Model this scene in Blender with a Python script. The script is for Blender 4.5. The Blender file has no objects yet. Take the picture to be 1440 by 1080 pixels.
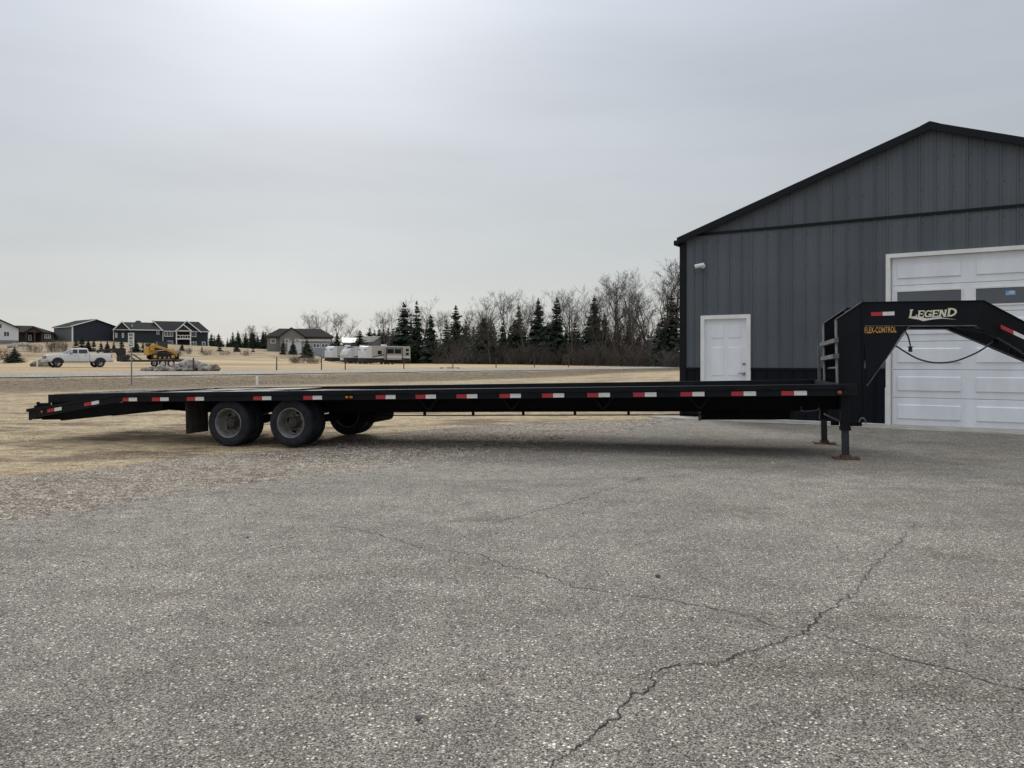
import bpy, math, random
from mathutils import Vector, Matrix
from math import sin, cos, pi, radians, sqrt, atan2, exp
scene = bpy.context.scene
COL = scene.collection

# ------------------------------------------------------------------ camera
H = 1.30            # camera height (m)
F = 1080.0          # focal length in photo pixels (1440 wide)
HOR = 507.0         # horizon row in the photograph
cam_d = bpy.data.cameras.new('camera'); cam = bpy.data.objects.new('camera', cam_d); COL.objects.link(cam)
cam.location = (0, 0, H); cam.rotation_euler = (radians(90), 0, 0)
cam_d.sensor_width = 36; cam_d.lens = 36 * F / 1440; cam_d.shift_y = -(540 - HOR) / 1440
cam_d.clip_start = 0.05; cam_d.clip_end = 6000
scene.camera = cam
scene.render.resolution_x = 1024; scene.render.resolution_y = 768

# ------------------------------------------------------------------ sky and sun
SUN_EL, SUN_AZ = radians(33), radians(-15)      # azimuth from +Y, negative = left
sun_dir = Vector((sin(SUN_AZ) * cos(SUN_EL), cos(SUN_AZ) * cos(SUN_EL), sin(SUN_EL)))
world = bpy.data.worlds.new('World'); scene.world = world; world.use_nodes = True
nt = world.node_tree; nt.nodes.clear()
def wn(t, **k):
    n = nt.nodes.new(t)
    for a, b in k.items(): setattr(n, a, b)
    return n
wo = wn('ShaderNodeOutputWorld'); bg = wn('ShaderNodeBackground'); bg.inputs[1].default_value = 1.0
nt.links.new(bg.outputs[0], wo.inputs[0])
sky = wn('ShaderNodeTexSky', sky_type='NISHITA', sun_disc=False)
sky.sun_elevation = SUN_EL; sky.sun_rotation = SUN_AZ
skys = wn('ShaderNodeVectorMath', operation='SCALE'); nt.links.new(sky.outputs[0], skys.inputs[0]); skys.inputs['Scale'].default_value = 0.06
tc = wn('ShaderNodeTexCoord'); nrm = wn('ShaderNodeVectorMath', operation='NORMALIZE'); nt.links.new(tc.outputs['Generated'], nrm.inputs[0])
sep = wn('ShaderNodeSeparateXYZ'); nt.links.new(nrm.outputs[0], sep.inputs[0])
cr = wn('ShaderNodeValToRGB'); nt.links.new(sep.outputs['Z'], cr.inputs[0])
els = cr.color_ramp.elements
els[0].position = 0.0; els[0].color = (.63, .63, .605, 1)
els[1].position = 1.0; els[1].color = (1.68, 1.74, 1.82, 1)
for p, c in ((.05, (.605, .615, .60, 1)), (.14, (.55, .58, .59, 1)), (.26, (.52, .555, .60, 1)), (.42, (.53, .575, .65, 1)), (.7, (1.05, 1.10, 1.18, 1))):
    e = els.new(p); e.color = c
dt = wn('ShaderNodeVectorMath', operation='DOT_PRODUCT'); nt.links.new(nrm.outputs[0], dt.inputs[0]); dt.inputs[1].default_value = sun_dir
mx0 = wn('ShaderNodeMath', operation='MAXIMUM'); nt.links.new(dt.outputs['Value'], mx0.inputs[0]); mx0.inputs[1].default_value = 0
def lobe(n, s, col):
    p = wn('ShaderNodeMath', operation='POWER'); nt.links.new(mx0.outputs[0], p.inputs[0]); p.inputs[1].default_value = n
    v = wn('ShaderNodeVectorMath', operation='SCALE'); v.inputs[0].default_value = col
    m = wn('ShaderNodeMath', operation='MULTIPLY'); nt.links.new(p.outputs[0], m.inputs[0]); m.inputs[1].default_value = s
    nt.links.new(m.outputs[0], v.inputs['Scale']); return v
# thin streaky stratus
mp = wn('ShaderNodeMapping'); nt.links.new(nrm.outputs[0], mp.inputs[0]); mp.inputs['Scale'].default_value = (1.1, 1.1, 5.5); mp.inputs['Rotation'].default_value = (0, .12, 0)
nz = wn('ShaderNodeTexNoise'); nt.links.new(mp.outputs[0], nz.inputs['Vector']); nz.inputs['Scale'].default_value = 1.7; nz.inputs['Detail'].default_value = 6; nz.inputs['Roughness'].default_value = .5
mr = wn('ShaderNodeMapRange'); nt.links.new(nz.outputs[0], mr.inputs[0])
mr.inputs['From Min'].default_value = .3; mr.inputs['From Max'].default_value = .7; mr.inputs['To Min'].default_value = .915; mr.inputs['To Max'].default_value = 1.085
cl = wn('ShaderNodeVectorMath', operation='SCALE'); nt.links.new(cr.outputs[0], cl.inputs[0]); nt.links.new(mr.outputs[0], cl.inputs['Scale'])
mixs = wn('ShaderNodeMix', data_type='RGBA'); mixs.inputs['Factor'].default_value = .92
nt.links.new(skys.outputs[0], mixs.inputs['A']); nt.links.new(cl.outputs[0], mixs.inputs['B'])
acc = mixs.outputs['Result']
for n, s, col in ((9, .17, (1, 1, 1)), (55, .40, (1, 1, .985)), (400, 1.2, (1, .99, .96))):
    l = lobe(n, s, col); a = wn('ShaderNodeVectorMath', operation='ADD')
    nt.links.new(acc, a.inputs[0]); nt.links.new(l.outputs[0], a.inputs[1]); acc = a.outputs[0]
nt.links.new(acc, bg.inputs[0])
sd_ = bpy.data.lights.new('sun', 'SUN'); sd_.energy = 1.5; sd_.angle = radians(14); sd_.color = (1, .965, .91)
sun = bpy.data.objects.new('sun', sd_); COL.objects.link(sun); sun.rotation_euler = (-sun_dir).to_track_quat('-Z', 'Y').to_euler()
vs = scene.view_settings
vs.view_transform = 'Standard'; vs.look = 'None'; vs.gamma = 1; vs.use_curve_mapping = False; vs.exposure = 0.0

# ------------------------------------------------------------------ helpers
def lerp(a, b, t): return a + (b - a) * t
def ss(a, b, x):
    t = max(0., min(1., (x - a) / (b - a))); return t * t * (3 - 2 * t)
def interp(tab, x):
    if x <= tab[0][0]: return tab[0][1]
    for (x0, y0), (x1, y1) in zip(tab, tab[1:]):
        if x <= x1: return lerp(y0, y1, (x - x0) / (x1 - x0))
    return tab[-1][1]
def hsh(i, k=0.):
    v = sin(i * 12.9898 + k * 78.233) * 43758.5453; return v - math.floor(v)
def n1(x, k=0.):
    i = math.floor(x); f = x - i; f = f * f * (3 - 2 * f); return lerp(hsh(i, k), hsh(i + 1, k), f) * 2 - 1

RP0 = Vector((-28.7, 43.)); RE = Vector((.681, .732)); RN = Vector((-.732, .681))
def sdr(x, y): return (x - RP0.x) * RN.x + (y - RP0.y) * RN.y        # distance beyond the road's near edge
def terr(x, y):
    z = -.055 * (1 - ss(-4.5, 1.5, x))
    z += .055 * ss(16, 30, y)
    z += .30 * ss(0, 14, x) * ss(22, 60, y)
    s = sdr(x, y)
    f = .30 + .15 * ss(0, 7.7, s) + .15 * ss(8, 40, s)
    z = lerp(z, f, ss(-9.5, -.3, s))
    if y > 60:
        px = 720 + F * x / y
        m = interp([(0, 1), (150, 1), (300, .74), (440, .5), (485, .10), (560, .03), (650, .05)], px)
        z += m * (.065 * max(0, min(y, 205) - 112) + .01 * max(0, y - 205))
    z += .02 * n1(x * .23, 3) * n1(y * .21, 5) * ss(13, 25, y)
    return z
def G(px, py, z=0.):
    Y = (H - z) * F / (py - HOR); return ((px - 720) / F * Y, Y)
def at(px, Y, dz=0.):
    X = (px - 720) / F * Y; return Vector((X, Y, terr(X, Y) + dz))

MATS = {}
def mat(name, col, rough=.6, metal=0., var=0., vscale=4., bump=0., bscale=60., col2=None, spec=.5, emit=None, detail=4., stretch=None, rand=0.):
    if name in MATS: return MATS[name]
    m = bpy.data.materials.new(name); m.use_nodes = True; t = m.node_tree; b = t.nodes['Principled BSDF']
    b.inputs['Base Color'].default_value = (*col, 1); b.inputs['Roughness'].default_value = rough; b.inputs['Metallic'].default_value = metal
    b.inputs['Specular IOR Level'].default_value = spec
    tcn = t.nodes.new('ShaderNodeTexCoord'); src = tcn.outputs['Object']
    if stretch:
        mpn = t.nodes.new('ShaderNodeMapping'); mpn.inputs['Scale'].default_value = stretch; t.links.new(src, mpn.inputs[0]); src = mpn.outputs[0]
    if var or col2:
        n = t.nodes.new('ShaderNodeTexNoise'); n.inputs['Scale'].default_value = vscale; n.inputs['Detail'].default_value = detail; t.links.new(src, n.inputs['Vector'])
        r = t.nodes.new('ShaderNodeValToRGB'); t.links.new(n.outputs[0], r.inputs[0])
        c2 = col2 or tuple(c * (1 + var) for c in col); c1 = col if col2 else tuple(c * (1 - var) for c in col)
        r.color_ramp.elements[0].position = .36; r.color_ramp.elements[0].color = (*c1, 1)
        r.color_ramp.elements[1].position = .64; r.color_ramp.elements[1].color = (*c2, 1)
        t.links.new(r.outputs[0], b.inputs['Base Color'])
        rr = t.nodes.new('ShaderNodeMapRange'); t.links.new(n.outputs[0], rr.inputs[0])
        rr.inputs['To Min'].default_value = max(0, rough - .12); rr.inputs['To Max'].default_value = min(1, rough + .12); t.links.new(rr.outputs[0], b.inputs['Roughness'])
    if rand:
        oi = t.nodes.new('ShaderNodeObjectInfo'); q = t.nodes.new('ShaderNodeMapRange'); t.links.new(oi.outputs['Random'], q.inputs[0]); q.inputs['To Min'].default_value = 1 - rand; q.inputs['To Max'].default_value = 1 + rand
        vm = t.nodes.new('ShaderNodeVectorMath'); vm.operation = 'SCALE'; t.links.new(b.inputs['Base Color'].links[0].from_socket, vm.inputs[0]); t.links.new(q.outputs[0], vm.inputs['Scale']); t.links.new(vm.outputs[0], b.inputs['Base Color'])
    if bump:
        n = t.nodes.new('ShaderNodeTexNoise'); n.inputs['Scale'].default_value = bscale; n.inputs['Detail'].default_value = 5; t.links.new(src, n.inputs['Vector'])
        bp = t.nodes.new('ShaderNodeBump'); bp.inputs['Strength'].default_value = bump; bp.inputs['Distance'].default_value = .02
        t.links.new(n.outputs[0], bp.inputs['Height']); t.links.new(bp.outputs[0], b.inputs['Normal'])
    if emit:
        b.inputs['Emission Color'].default_value = (*emit[0], 1); b.inputs['Emission Strength'].default_value = emit[1]
    MATS[name] = m; return m

class MB:
    def __init__(s): s.v = []; s.f = []
    def quad(s, a, b, c, d):
        i = len(s.v); s.v += [tuple(a), tuple(b), tuple(c), tuple(d)]; s.f.append((i, i + 1, i + 2, i + 3)); return s
    def tri(s, a, b, c):
        i = len(s.v); s.v += [tuple(a), tuple(b), tuple(c)]; s.f.append((i, i + 1, i + 2)); return s
    def box(s, x0, x1, y0, y1, z0, z1, b=0.):
        i = len(s.v)
        if b <= 0:
            s.v += [(x, y, z) for z in (z0, z1) for (x, y) in ((x0, y0), (x1, y0), (x1, y1), (x0, y1))]
            s.f += [tuple(i + k for k in f) for f in ((3, 2, 1, 0), (4, 5, 6, 7), (0, 1, 5, 4), (1, 2, 6, 5), (2, 3, 7, 6), (3, 0, 4, 7))]
            return s
        rings = []
        for z, o in ((z0, b), (z0 + b, 0), (z1 - b, 0), (z1, b)):
            r = [(x0 + o + b, y0 + o), (x1 - o - b, y0 + o), (x1 - o, y0 + o + b), (x1 - o, y1 - o - b), (x1 - o - b, y1 - o), (x0 + o + b, y1 - o), (x0 + o, y1 - o - b), (x0 + o, y0 + o + b)]
            rings.append([(x, y, z) for x, y in r])
        return s.loft(rings)
    def loft(s, rings, cap=True, close=False):
        i = len(s.v); n = len(rings[0])
        for r in rings: s.v += [tuple(p) for p in r]
        R = len(rings)
        for k in range(R if close else R - 1):
            k2 = (k + 1) % R
            for j in range(n):
                j2 = (j + 1) % n
                s.f.append((i + k * n + j, i + k * n + j2, i + k2 * n + j2, i + k2 * n + j))
        if cap and not close:
            s.f.append(tuple(i + j for j in reversed(range(n)))); s.f.append(tuple(i + (R - 1) * n + j for j in range(n)))
        return s
    def prism(s, pts, y0, y1, axis='y'):
        """polygon given in (x,z) extruded in y (axis y), or in (y,z) extruded in x, or (x,y) extruded in z"""
        def mk(p, q): return (p[0], q, p[1]) if axis == 'y' else ((q, p[0], p[1]) if axis == 'x' else (p[0], p[1], q))
        return s.loft([[mk(p, y0) for p in pts], [mk(p, y1) for p in pts]])
    def tube(s, pts, r, n=6, cap=True):
        pts = [Vector(p) for p in pts]; rs = r if isinstance(r, (list, tuple)) else [r] * len(pts); rings = []
        up = Vector((0, 0, 1))
        for k, p in enumerate(pts):
            d = (pts[min(k + 1, len(pts) - 1)] - pts[max(k - 1, 0)])
            d = d.normalized() if d.length > 1e-9 else Vector((0, 0, 1))
            a = d.cross(up)
            if a.length < .05: a = d.cross(Vector((1, 0, 0)))
            a.normalize(); b = d.cross(a).normalized()
            rings.append([p + (a * cos(2 * pi * j / n) + b * sin(2 * pi * j / n)) * rs[k] for j in range(n)])
        return s.loft(rings, cap)
    def cyl(s, a, b, r, n=16, r2=None): return s.tube([a, b], [r, r if r2 is None else r2], n)
    def lathe(s, prof, n=32, c=(0, 0, 0), axis='y', closed=False, skip=None):
        i = len(s.v); m = len(prof)
        for (r, h) in prof:
            for j in range(n):
                a = 2 * pi * j / n
                p = (r * cos(a), h, r * sin(a)) if axis == 'y' else (r * cos(a), r * sin(a), h)
                s.v.append((c[0] + p[0], c[1] + p[1], c[2] + p[2]))
        for k in range(m if closed else m - 1):
            k2 = (k + 1) % m
            for j in range(n):
                if skip and skip(k, j): continue
                j2 = (j + 1) % n; s.f.append((i + k * n + j, i + k * n + j2, i + k2 * n + j2, i + k2 * n + j))
        return s
    def blob(s, c, rx, ry, rz, rng, n=7, m=5, j=.18):
        rings = []
        for k in range(1, m):
            ph = pi * k / m - pi / 2
            rings.append([(c[0] + rx * cos(ph) * cos(2 * pi * a / n) * (1 + rng.uniform(-j, j)), c[1] + ry * cos(ph) * sin(2 * pi * a / n) * (1 + rng.uniform(-j, j)), c[2] + rz * sin(ph) * (1 + rng.uniform(-j, j))) for a in range(n)])
        return s.loft(rings)
    def mesh(s, name, smooth=False, recalc=True):
        me = bpy.data.meshes.new(name); me.from_pydata(s.v, [], s.f); me.update()
        if recalc and len(s.f) < 60000:
            import bmesh
            bm = bmesh.new(); bm.from_mesh(me); bmesh.ops.recalc_face_normals(bm, faces=bm.faces); bm.to_mesh(me); bm.free()
        if smooth: me.shade_smooth() if smooth is True else me.set_sharp_from_angle(angle=smooth)
        return me
    def build(s, name, m, parent=None, smooth=False, recalc=True):
        me = s.mesh(name, smooth, recalc); me.materials.append(m)
        o = bpy.data.objects.new(name, me); COL.objects.link(o)
        if parent: o.parent = parent
        return o
SM = radians(35)
def smo(me): me.shade_smooth(); me.set_sharp_from_angle(angle=SM); return me
def sbuild(mb, name, m, parent=None):
    o = mb.build(name, m, parent); smo(o.data); return o
def tag(o, label, cat, group=None):
    o['label'] = label; o['category'] = cat
    if group: o['group'] = group
    return o
def struct(o): o['kind'] = 'structure'; return o
def stuff(o, label=None, cat=None):
    o['kind'] = 'stuff'
    if label: o['label'] = label
    if cat: o['category'] = cat
    return o
def thing(name, label, cat, loc=(0, 0, 0), rz=0., group=None, scale=None):
    o = bpy.data.objects.new(name, None); COL.objects.link(o); o.location = loc; o.rotation_euler = (0, 0, rz); o.empty_display_size = .2
    if scale: o.scale = scale if isinstance(scale, tuple) else (scale,) * 3
    return tag(o, label, cat, group)
def inst(name, me, parent=None, loc=None, rot=None, scale=None):
    o = bpy.data.objects.new(name, me); COL.objects.link(o)
    if parent: o.parent = parent
    if loc: o.location = loc
    if rot: o.rotation_euler = rot
    if scale: o.scale = scale if isinstance(scale, tuple) else (scale,) * 3
    return o
def text_mesh(txt, size, ext=.001, sx=1., bold=0., shear=0., space=1.):
    cu = bpy.data.curves.new('lettering', 'FONT'); cu.body = txt; cu.size = size; cu.extrude = ext; cu.offset = bold; cu.shear = shear; cu.space_character = space
    cu.align_x = 'CENTER'; cu.align_y = 'CENTER'; cu.resolution_u = 3
    o = bpy.data.objects.new('lettering_tmp', cu); COL.objects.link(o); bpy.context.view_layer.update()
    me = bpy.data.meshes.new_from_object(o.evaluated_get(bpy.context.evaluated_depsgraph_get()))
    bpy.data.objects.remove(o); bpy.data.curves.remove(cu)
    for v in me.vertices: v.co.x *= sx
    me.transform(Matrix.Rotation(pi / 2, 4, 'X')); me.name = 'lettering'; me.materials.clear(); return me

# ------------------------------------------------------------------ ground materials
def ground_mat():
    m = bpy.data.materials.new('dry_grass_ground'); m.use_nodes = True; t = m.node_tree; b = t.nodes['Principled BSDF']; b.inputs['Roughness'].default_value = .95
    b.inputs['Specular IOR Level'].default_value = .15
    N = t.nodes.new; L = t.links.new
    g = N('ShaderNodeNewGeometry'); pos = g.outputs['Position']
    def noise(scale, detail=5, st=None, rough=.6):
        src = pos
        if st:
            mp = N('ShaderNodeMapping'); mp.inputs['Scale'].default_value = st; mp.inputs['Rotation'].default_value = (0, 0, .25); L(pos, mp.inputs[0]); src = mp.outputs[0]
        n = N('ShaderNodeTexNoise'); n.inputs['Scale'].default_value = scale; n.inputs['Detail'].default_value = detail; n.inputs['Roughness'].default_value = rough; L(src, n.inputs['Vector']); return n.outputs[0]
    def ramp(src, a, b_, c1=None, c2=None):
        r = N('ShaderNodeValToRGB'); L(src, r.inputs[0]); r.color_ramp.elements[0].position = a; r.color_ramp.elements[1].position = b_
        r.color_ramp.elements[0].color = (*(c1 or (0, 0, 0)), 1); r.color_ramp.elements[1].color = (*(c2 or (1, 1, 1)), 1); return r.outputs[0]
    def mix(f, a, b_, mode='MIX'):
        x = N('ShaderNodeMix'); x.data_type = 'RGBA'; x.blend_type = mode
        if isinstance(f, float): x.inputs['Factor'].default_value = f
        else: L(f, x.inputs['Factor'])
        for k, v in (('A', a), ('B', b_)):
            if isinstance(v, tuple): x.inputs[k].default_value = (*v, 1)
            else: L(v, x.inputs[k])
        return x.outputs['Result']
    def math_(op, a, b_=None):
        x = N('ShaderNodeMath'); x.operation = op
        for k, v in enumerate((a, b_)):
            if v is None: continue
            if isinstance(v, (int, float)): x.inputs[k].default_value = v
            else: L(v, x.inputs[k])
        return x.outputs[0]
    straw = ramp(noise(7, 9, (.7, 1.3, 1), .8), .36, .64, (.21, .155, .092), (.70, .57, .365))
    fine = ramp(noise(70, 4, (1, .35, 1)), .3, .72, (.55, .55, .55), (1.25, 1.25, 1.25))
    c = mix(1.0, straw, fine, 'MULTIPLY')
    patch = ramp(noise(.62, 9, (.6, 1.35, 1), .74), .49, .585)           # bare, brown streaks
    c = mix(math_('MULTIPLY', patch, .8), c, mix(noise(30), (.070, .046, .034), (.19, .135, .10)))
    s = N('ShaderNodeVectorMath'); s.operation = 'DOT_PRODUCT'; L(pos, s.inputs[0]); s.inputs[1].default_value = (RN.x, RN.y, 0)
    sd = math_('SUBTRACT', s.outputs['Value'], RP0.x * RN.x + RP0.y * RN.y)
    sdn = math_('ADD', sd, math_('MULTIPLY', math_('SUBTRACT', noise(.35), .5), 7.))
    def mrange(v, a, b_):
        x = N('ShaderNodeMapRange'); L(v, x.inputs[0]); x.inputs['From Min'].default_value = a; x.inputs['From Max'].default_value = b_; return x.outputs[0]
    bank = math_('MULTIPLY', mrange(sdn, -15.5, -13), math_('SUBTRACT', 1., mrange(sdn, -3.0, -.5)))
    weeds = ramp(noise(2.2, 8, (1, .6, 1), .75), .35, .66, (.085, .066, .044), (.25, .195, .13))
    c = mix(math_('MULTIPLY', bank, .9), c, weeds)
    # far field: bands of mown hay and dirt
    fld = ramp(noise(.06, 7, (.35, 2.2, 1), .6), .36, .62, (.285, .205, .12), (.50, .39, .235))
    c = mix(mrange(sd, 8, 24), c, fld)
    hillc = ramp(noise(.22, 8, (1, 1, 1), .7), .35, .66, (.17, .125, .085), (.43, .33, .20))
    sx = N('ShaderNodeSeparateXYZ'); L(pos, sx.inputs[0])
    c = mix(mrange(sx.outputs['Z'], 1.1, 2.2), c, hillc)
    L(c, b.inputs['Base Color'])
    bp = N('ShaderNodeBump'); bp.inputs['Strength'].default_value = .8; bp.inputs['Distance'].default_value = .05; L(noise(28, 6), bp.inputs['Height']); L(bp.outputs[0], b.inputs['Normal'])
    return m
def pebble_mat(name, chip, dark, light, accent, bump, patch=(.78, 1.12), warm=None, big=0.):
    """aggregate: Voronoi chips of varied grey with recessed binder"""
    m = bpy.data.materials.new(name); m.use_nodes = True; t = m.node_tree; b = t.nodes['Principled BSDF']; b.inputs['Roughness'].default_value = .88; b.inputs['Specular IOR Level'].default_value = .3
    N = t.nodes.new; L = t.links.new
    pos = N('ShaderNodeNewGeometry').outputs['Position']
    wob = N('ShaderNodeTexNoise'); wob.inputs['Scale'].default_value = chip * .9; L(pos, wob.inputs['Vector'])
    wv = N('ShaderNodeVectorMath'); wv.operation = 'SCALE'; wv.inputs['Scale'].default_value = .9 / chip; L(wob.outputs['Color'], wv.inputs[0])
    ad = N('ShaderNodeVectorMath'); ad.operation = 'ADD'; L(pos, ad.inputs[0]); L(wv.outputs[0], ad.inputs[1])
    v = N('ShaderNodeTexVoronoi'); v.inputs['Scale'].default_value = chip; L(ad.outputs[0], v.inputs['Vector'])
    sp = N('ShaderNodeSeparateColor'); L(v.outputs['Color'], sp.inputs[0])
    r = N('ShaderNodeValToRGB'); L(sp.outputs[0], r.inputs[0]); e = r.color_ramp.elements
    e[0].position = 0; e[0].color = (*dark, 1); e[1].position = 1; e[1].color = (*accent, 1)
    mid = tuple((a * .55 + c * .45) for a, c in zip(dark, light))
    x = e.new(.45); x.color = (*mid, 1); x = e.new(.82); x.color = (*light, 1); x = e.new(.95); x.color = (*light, 1)
    dr = N('ShaderNodeValToRGB'); L(v.outputs['Distance'], dr.inputs[0]); dr.color_ramp.elements[0].position = .3; dr.color_ramp.elements[0].color = (1, 1, 1, 1); dr.color_ramp.elements[1].position = .75; dr.color_ramp.elements[1].color = (.36, .36, .36, 1)
    mm = N('ShaderNodeMix'); mm.data_type = 'RGBA'; mm.blend_type = 'MULTIPLY'; mm.inputs['Factor'].default_value = 1; L(r.outputs[0], mm.inputs['A']); L(dr.outputs[0], mm.inputs['B'])
    cur = mm.outputs['Result']
    if big:
        v2 = N('ShaderNodeTexVoronoi'); v2.inputs['Scale'].default_value = big; L(ad.outputs[0], v2.inputs['Vector'])
        s2 = N('ShaderNodeSeparateColor'); L(v2.outputs['Color'], s2.inputs[0])
        for ch, th, colr, rad in ((0, .86, accent, .34), (1, .90, tuple(c * .35 for c in dark), .36)):
            gt = N('ShaderNodeMath'); gt.operation = 'GREATER_THAN'; gt.inputs[1].default_value = th; L(s2.outputs[ch], gt.inputs[0])
            lt = N('ShaderNodeMath'); lt.operation = 'LESS_THAN'; lt.inputs[1].default_value = rad; L(v2.outputs['Distance'], lt.inputs[0])
            mu = N('ShaderNodeMath'); mu.operation = 'MULTIPLY'; L(gt.outputs[0], mu.inputs[0]); L(lt.outputs[0], mu.inputs[1])
            k = N('ShaderNodeMix'); k.data_type = 'RGBA'; L(mu.outputs[0], k.inputs['Factor']); L(cur, k.inputs['A']); k.inputs['B'].default_value = (*colr, 1); cur = k.outputs['Result']
    for sc, lo, hi, p0, p1 in ((.55, patch[0], patch[1], .3, .7), (3.1, .84, 1.13, .32, .68), (260., .75, 1.25, .3, .7)):
        n = N('ShaderNodeTexNoise'); n.inputs['Scale'].default_value = sc; n.inputs['Detail'].default_value = 5; L(pos, n.inputs['Vector'])
        q = N('ShaderNodeValToRGB'); L(n.outputs[0], q.inputs[0]); q.color_ramp.elements[0].position = p0; q.color_ramp.elements[1].position = p1
        q.color_ramp.elements[0].color = (lo, lo, lo, 1); q.color_ramp.elements[1].color = (hi, hi, hi, 1)
        k = N('ShaderNodeMix'); k.data_type = 'RGBA'; k.blend_type = 'MULTIPLY'; k.inputs['Factor'].default_value = 1; L(cur, k.inputs['A']); L(q.outputs[0], k.inputs['B']); cur = k.outputs['Result']
    if warm:
        n = N('ShaderNodeTexNoise'); n.inputs['Scale'].default_value = 1.1; n.inputs['Detail'].default_value = 6; n.inputs['Roughness'].default_value = .65
        mp = N('ShaderNodeMapping'); mp.inputs['Scale'].default_value = (.5, 1.6, 1); mp.inputs['Rotation'].default_value = (0, 0, -.5); L(pos, mp.inputs[0]); L(mp.outputs[0], n.inputs['Vector'])
        q = N('ShaderNodeValToRGB'); L(n.outputs[0], q.inputs[0]); q.color_ramp.elements[0].position = .54; q.color_ramp.elements[1].position = .66
        k = N('ShaderNodeMix'); k.data_type = 'RGBA'; L(q.outputs[0], k.inputs['Factor']); L(cur, k.inputs['A'])
        k2 = N('ShaderNodeMix'); k2.data_type = 'RGBA'; k2.blend_type = 'MULTIPLY'; k2.inputs['Factor'].default_value = 1; L(cur, k2.inputs['A']); k2.inputs['B'].default_value = (*warm, 1)
        L(k2.outputs['Result'], k.inputs['B']); cur = k.outputs['Result']
    L(cur, b.inputs['Base Color'])
    bp = N('ShaderNodeBump'); bp.invert = True; bp.inputs['Strength'].default_value = bump; bp.inputs['Distance'].default_value = .6 / chip; L(v.outputs['Distance'], bp.inputs['Height']); L(bp.outputs[0], b.inputs['Normal'])
    return m

# ------------------------------------------------------------------ terrain and paving
def axis_vals(segs):
    out = []
    for a, b, st in segs:
        n = max(1, int(round((b - a) / st))); out += [a + (b - a) * k / n for k in range(n)]
    return out + [segs[-1][1]]
def grid(xs, ys, zf):
    mb = MB(); nx = len(xs)
    mb.v = [(x, y, zf(x, y)) for y in ys for x in xs]
    mb.f = [(j * nx + i, j * nx + i + 1, (j + 1) * nx + i + 1, (j + 1) * nx + i) for j in range(len(ys) - 1) for i in range(nx - 1)]
    return mb
xs = axis_vals([(-3000, -400, 260), (-400, -160, 8), (-160, -60, 3), (-60, 30, .75), (30, 140, 4), (140, 3000, 300)])
ys = axis_vals([(-60, -8, 6), (-8, 75, .75), (75, 240, 2.5), (240, 600, 20), (600, 4000, 300)])
ground = struct(grid(xs, ys, terr).build('ground', ground_mat(), smooth=True, recalc=False))

EDGE_A = [(-5, -12.5), (2., -7.0), (6.3, -4.2), (7.16, -3.71), (8.12, -3.0), (9.0, -2.15), (9.68, -1.45), (10.56, -.8), (12.2, .45), (14.3, 2.1), (16.5, 3.45), (17.6, 4.0)]
EDGE_G = [(-5, -16), (2., -11.5), (5.5, -8.4), (8.83, -5.89), (9.3, -5.34), (10.17, -5.0), (10.8, -4.33), (11.3, -3.79), (13.2, -2.7), (15.1, -1.2), (16.6, 1.8), (17.1, 3.2), (18.5, 4.2)]
def ea(y): return interp(EDGE_A, y) + .14 * n1(y * 1.7, 1) + .10 * n1(y * 5.1, 2) + .07 * n1(y * 14, 3) + .045 * n1(y * 39, 4)
def eg(y): return interp(EDGE_G, y) + .30 * n1(y * 1.1, 6) + .15 * n1(y * 4.3, 7) + .08 * n1(y * 13, 8) + .05 * n1(y * 39, 9)
def sheet(yvals, left, right, dz, nx, power=1.):
    mb = MB()
    for y in yvals:
        a, b = left(y), right(y)
        for i in range(nx): 
            x = a + (b - a) * (i / (nx - 1)) ** power; mb.v.append((x, y, terr(x, y) + dz))
    for j in range(len(yvals) - 1):
        for i in range(nx - 1): mb.f.append((j * nx + i, j * nx + i + 1, (j + 1) * nx + i + 1, (j + 1) * nx + i))
    return mb
yv = axis_vals([(-5, 2, .2), (2, 17.6, .03)])
asphalt = pebble_mat('weathered_asphalt', 150., (.105, .092, .076), (.450, .408, .345), (.75, .69, .60), .8, (.80, 1.13), (.80, .775, .74), 62.)
lot = sheet(yv, ea, lambda y: 34., .02, 26, 2.2)
n0 = len(lot.v)                                                    # broken edge drops to the gravel
for k, y in enumerate(yv):
    x, _, z = lot.v[k * 26]; lot.v.append((x - .025, y, z - .03))
for k in range(len(yv) - 1): lot.f.append((n0 + k, k * 26, (k + 1) * 26, n0 + k + 1))
lot = struct(lot.build('parking_lot', asphalt, recalc=False))
gravel = pebble_mat('crushed_gravel', 46., (.11, .086, .062), (.50, .42, .32), (.82, .74, .62), 1.0, (.74, 1.12), (.46, .33, .25), 26.)
yg = axis_vals([(-5, 2, .2), (2, 18.4, .03)])
gv = struct(sheet(yg, eg, lambda y: ea(min(y, 17.6)) + .6, .009, 10).build('gravel_verge', gravel, recalc=False))
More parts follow.
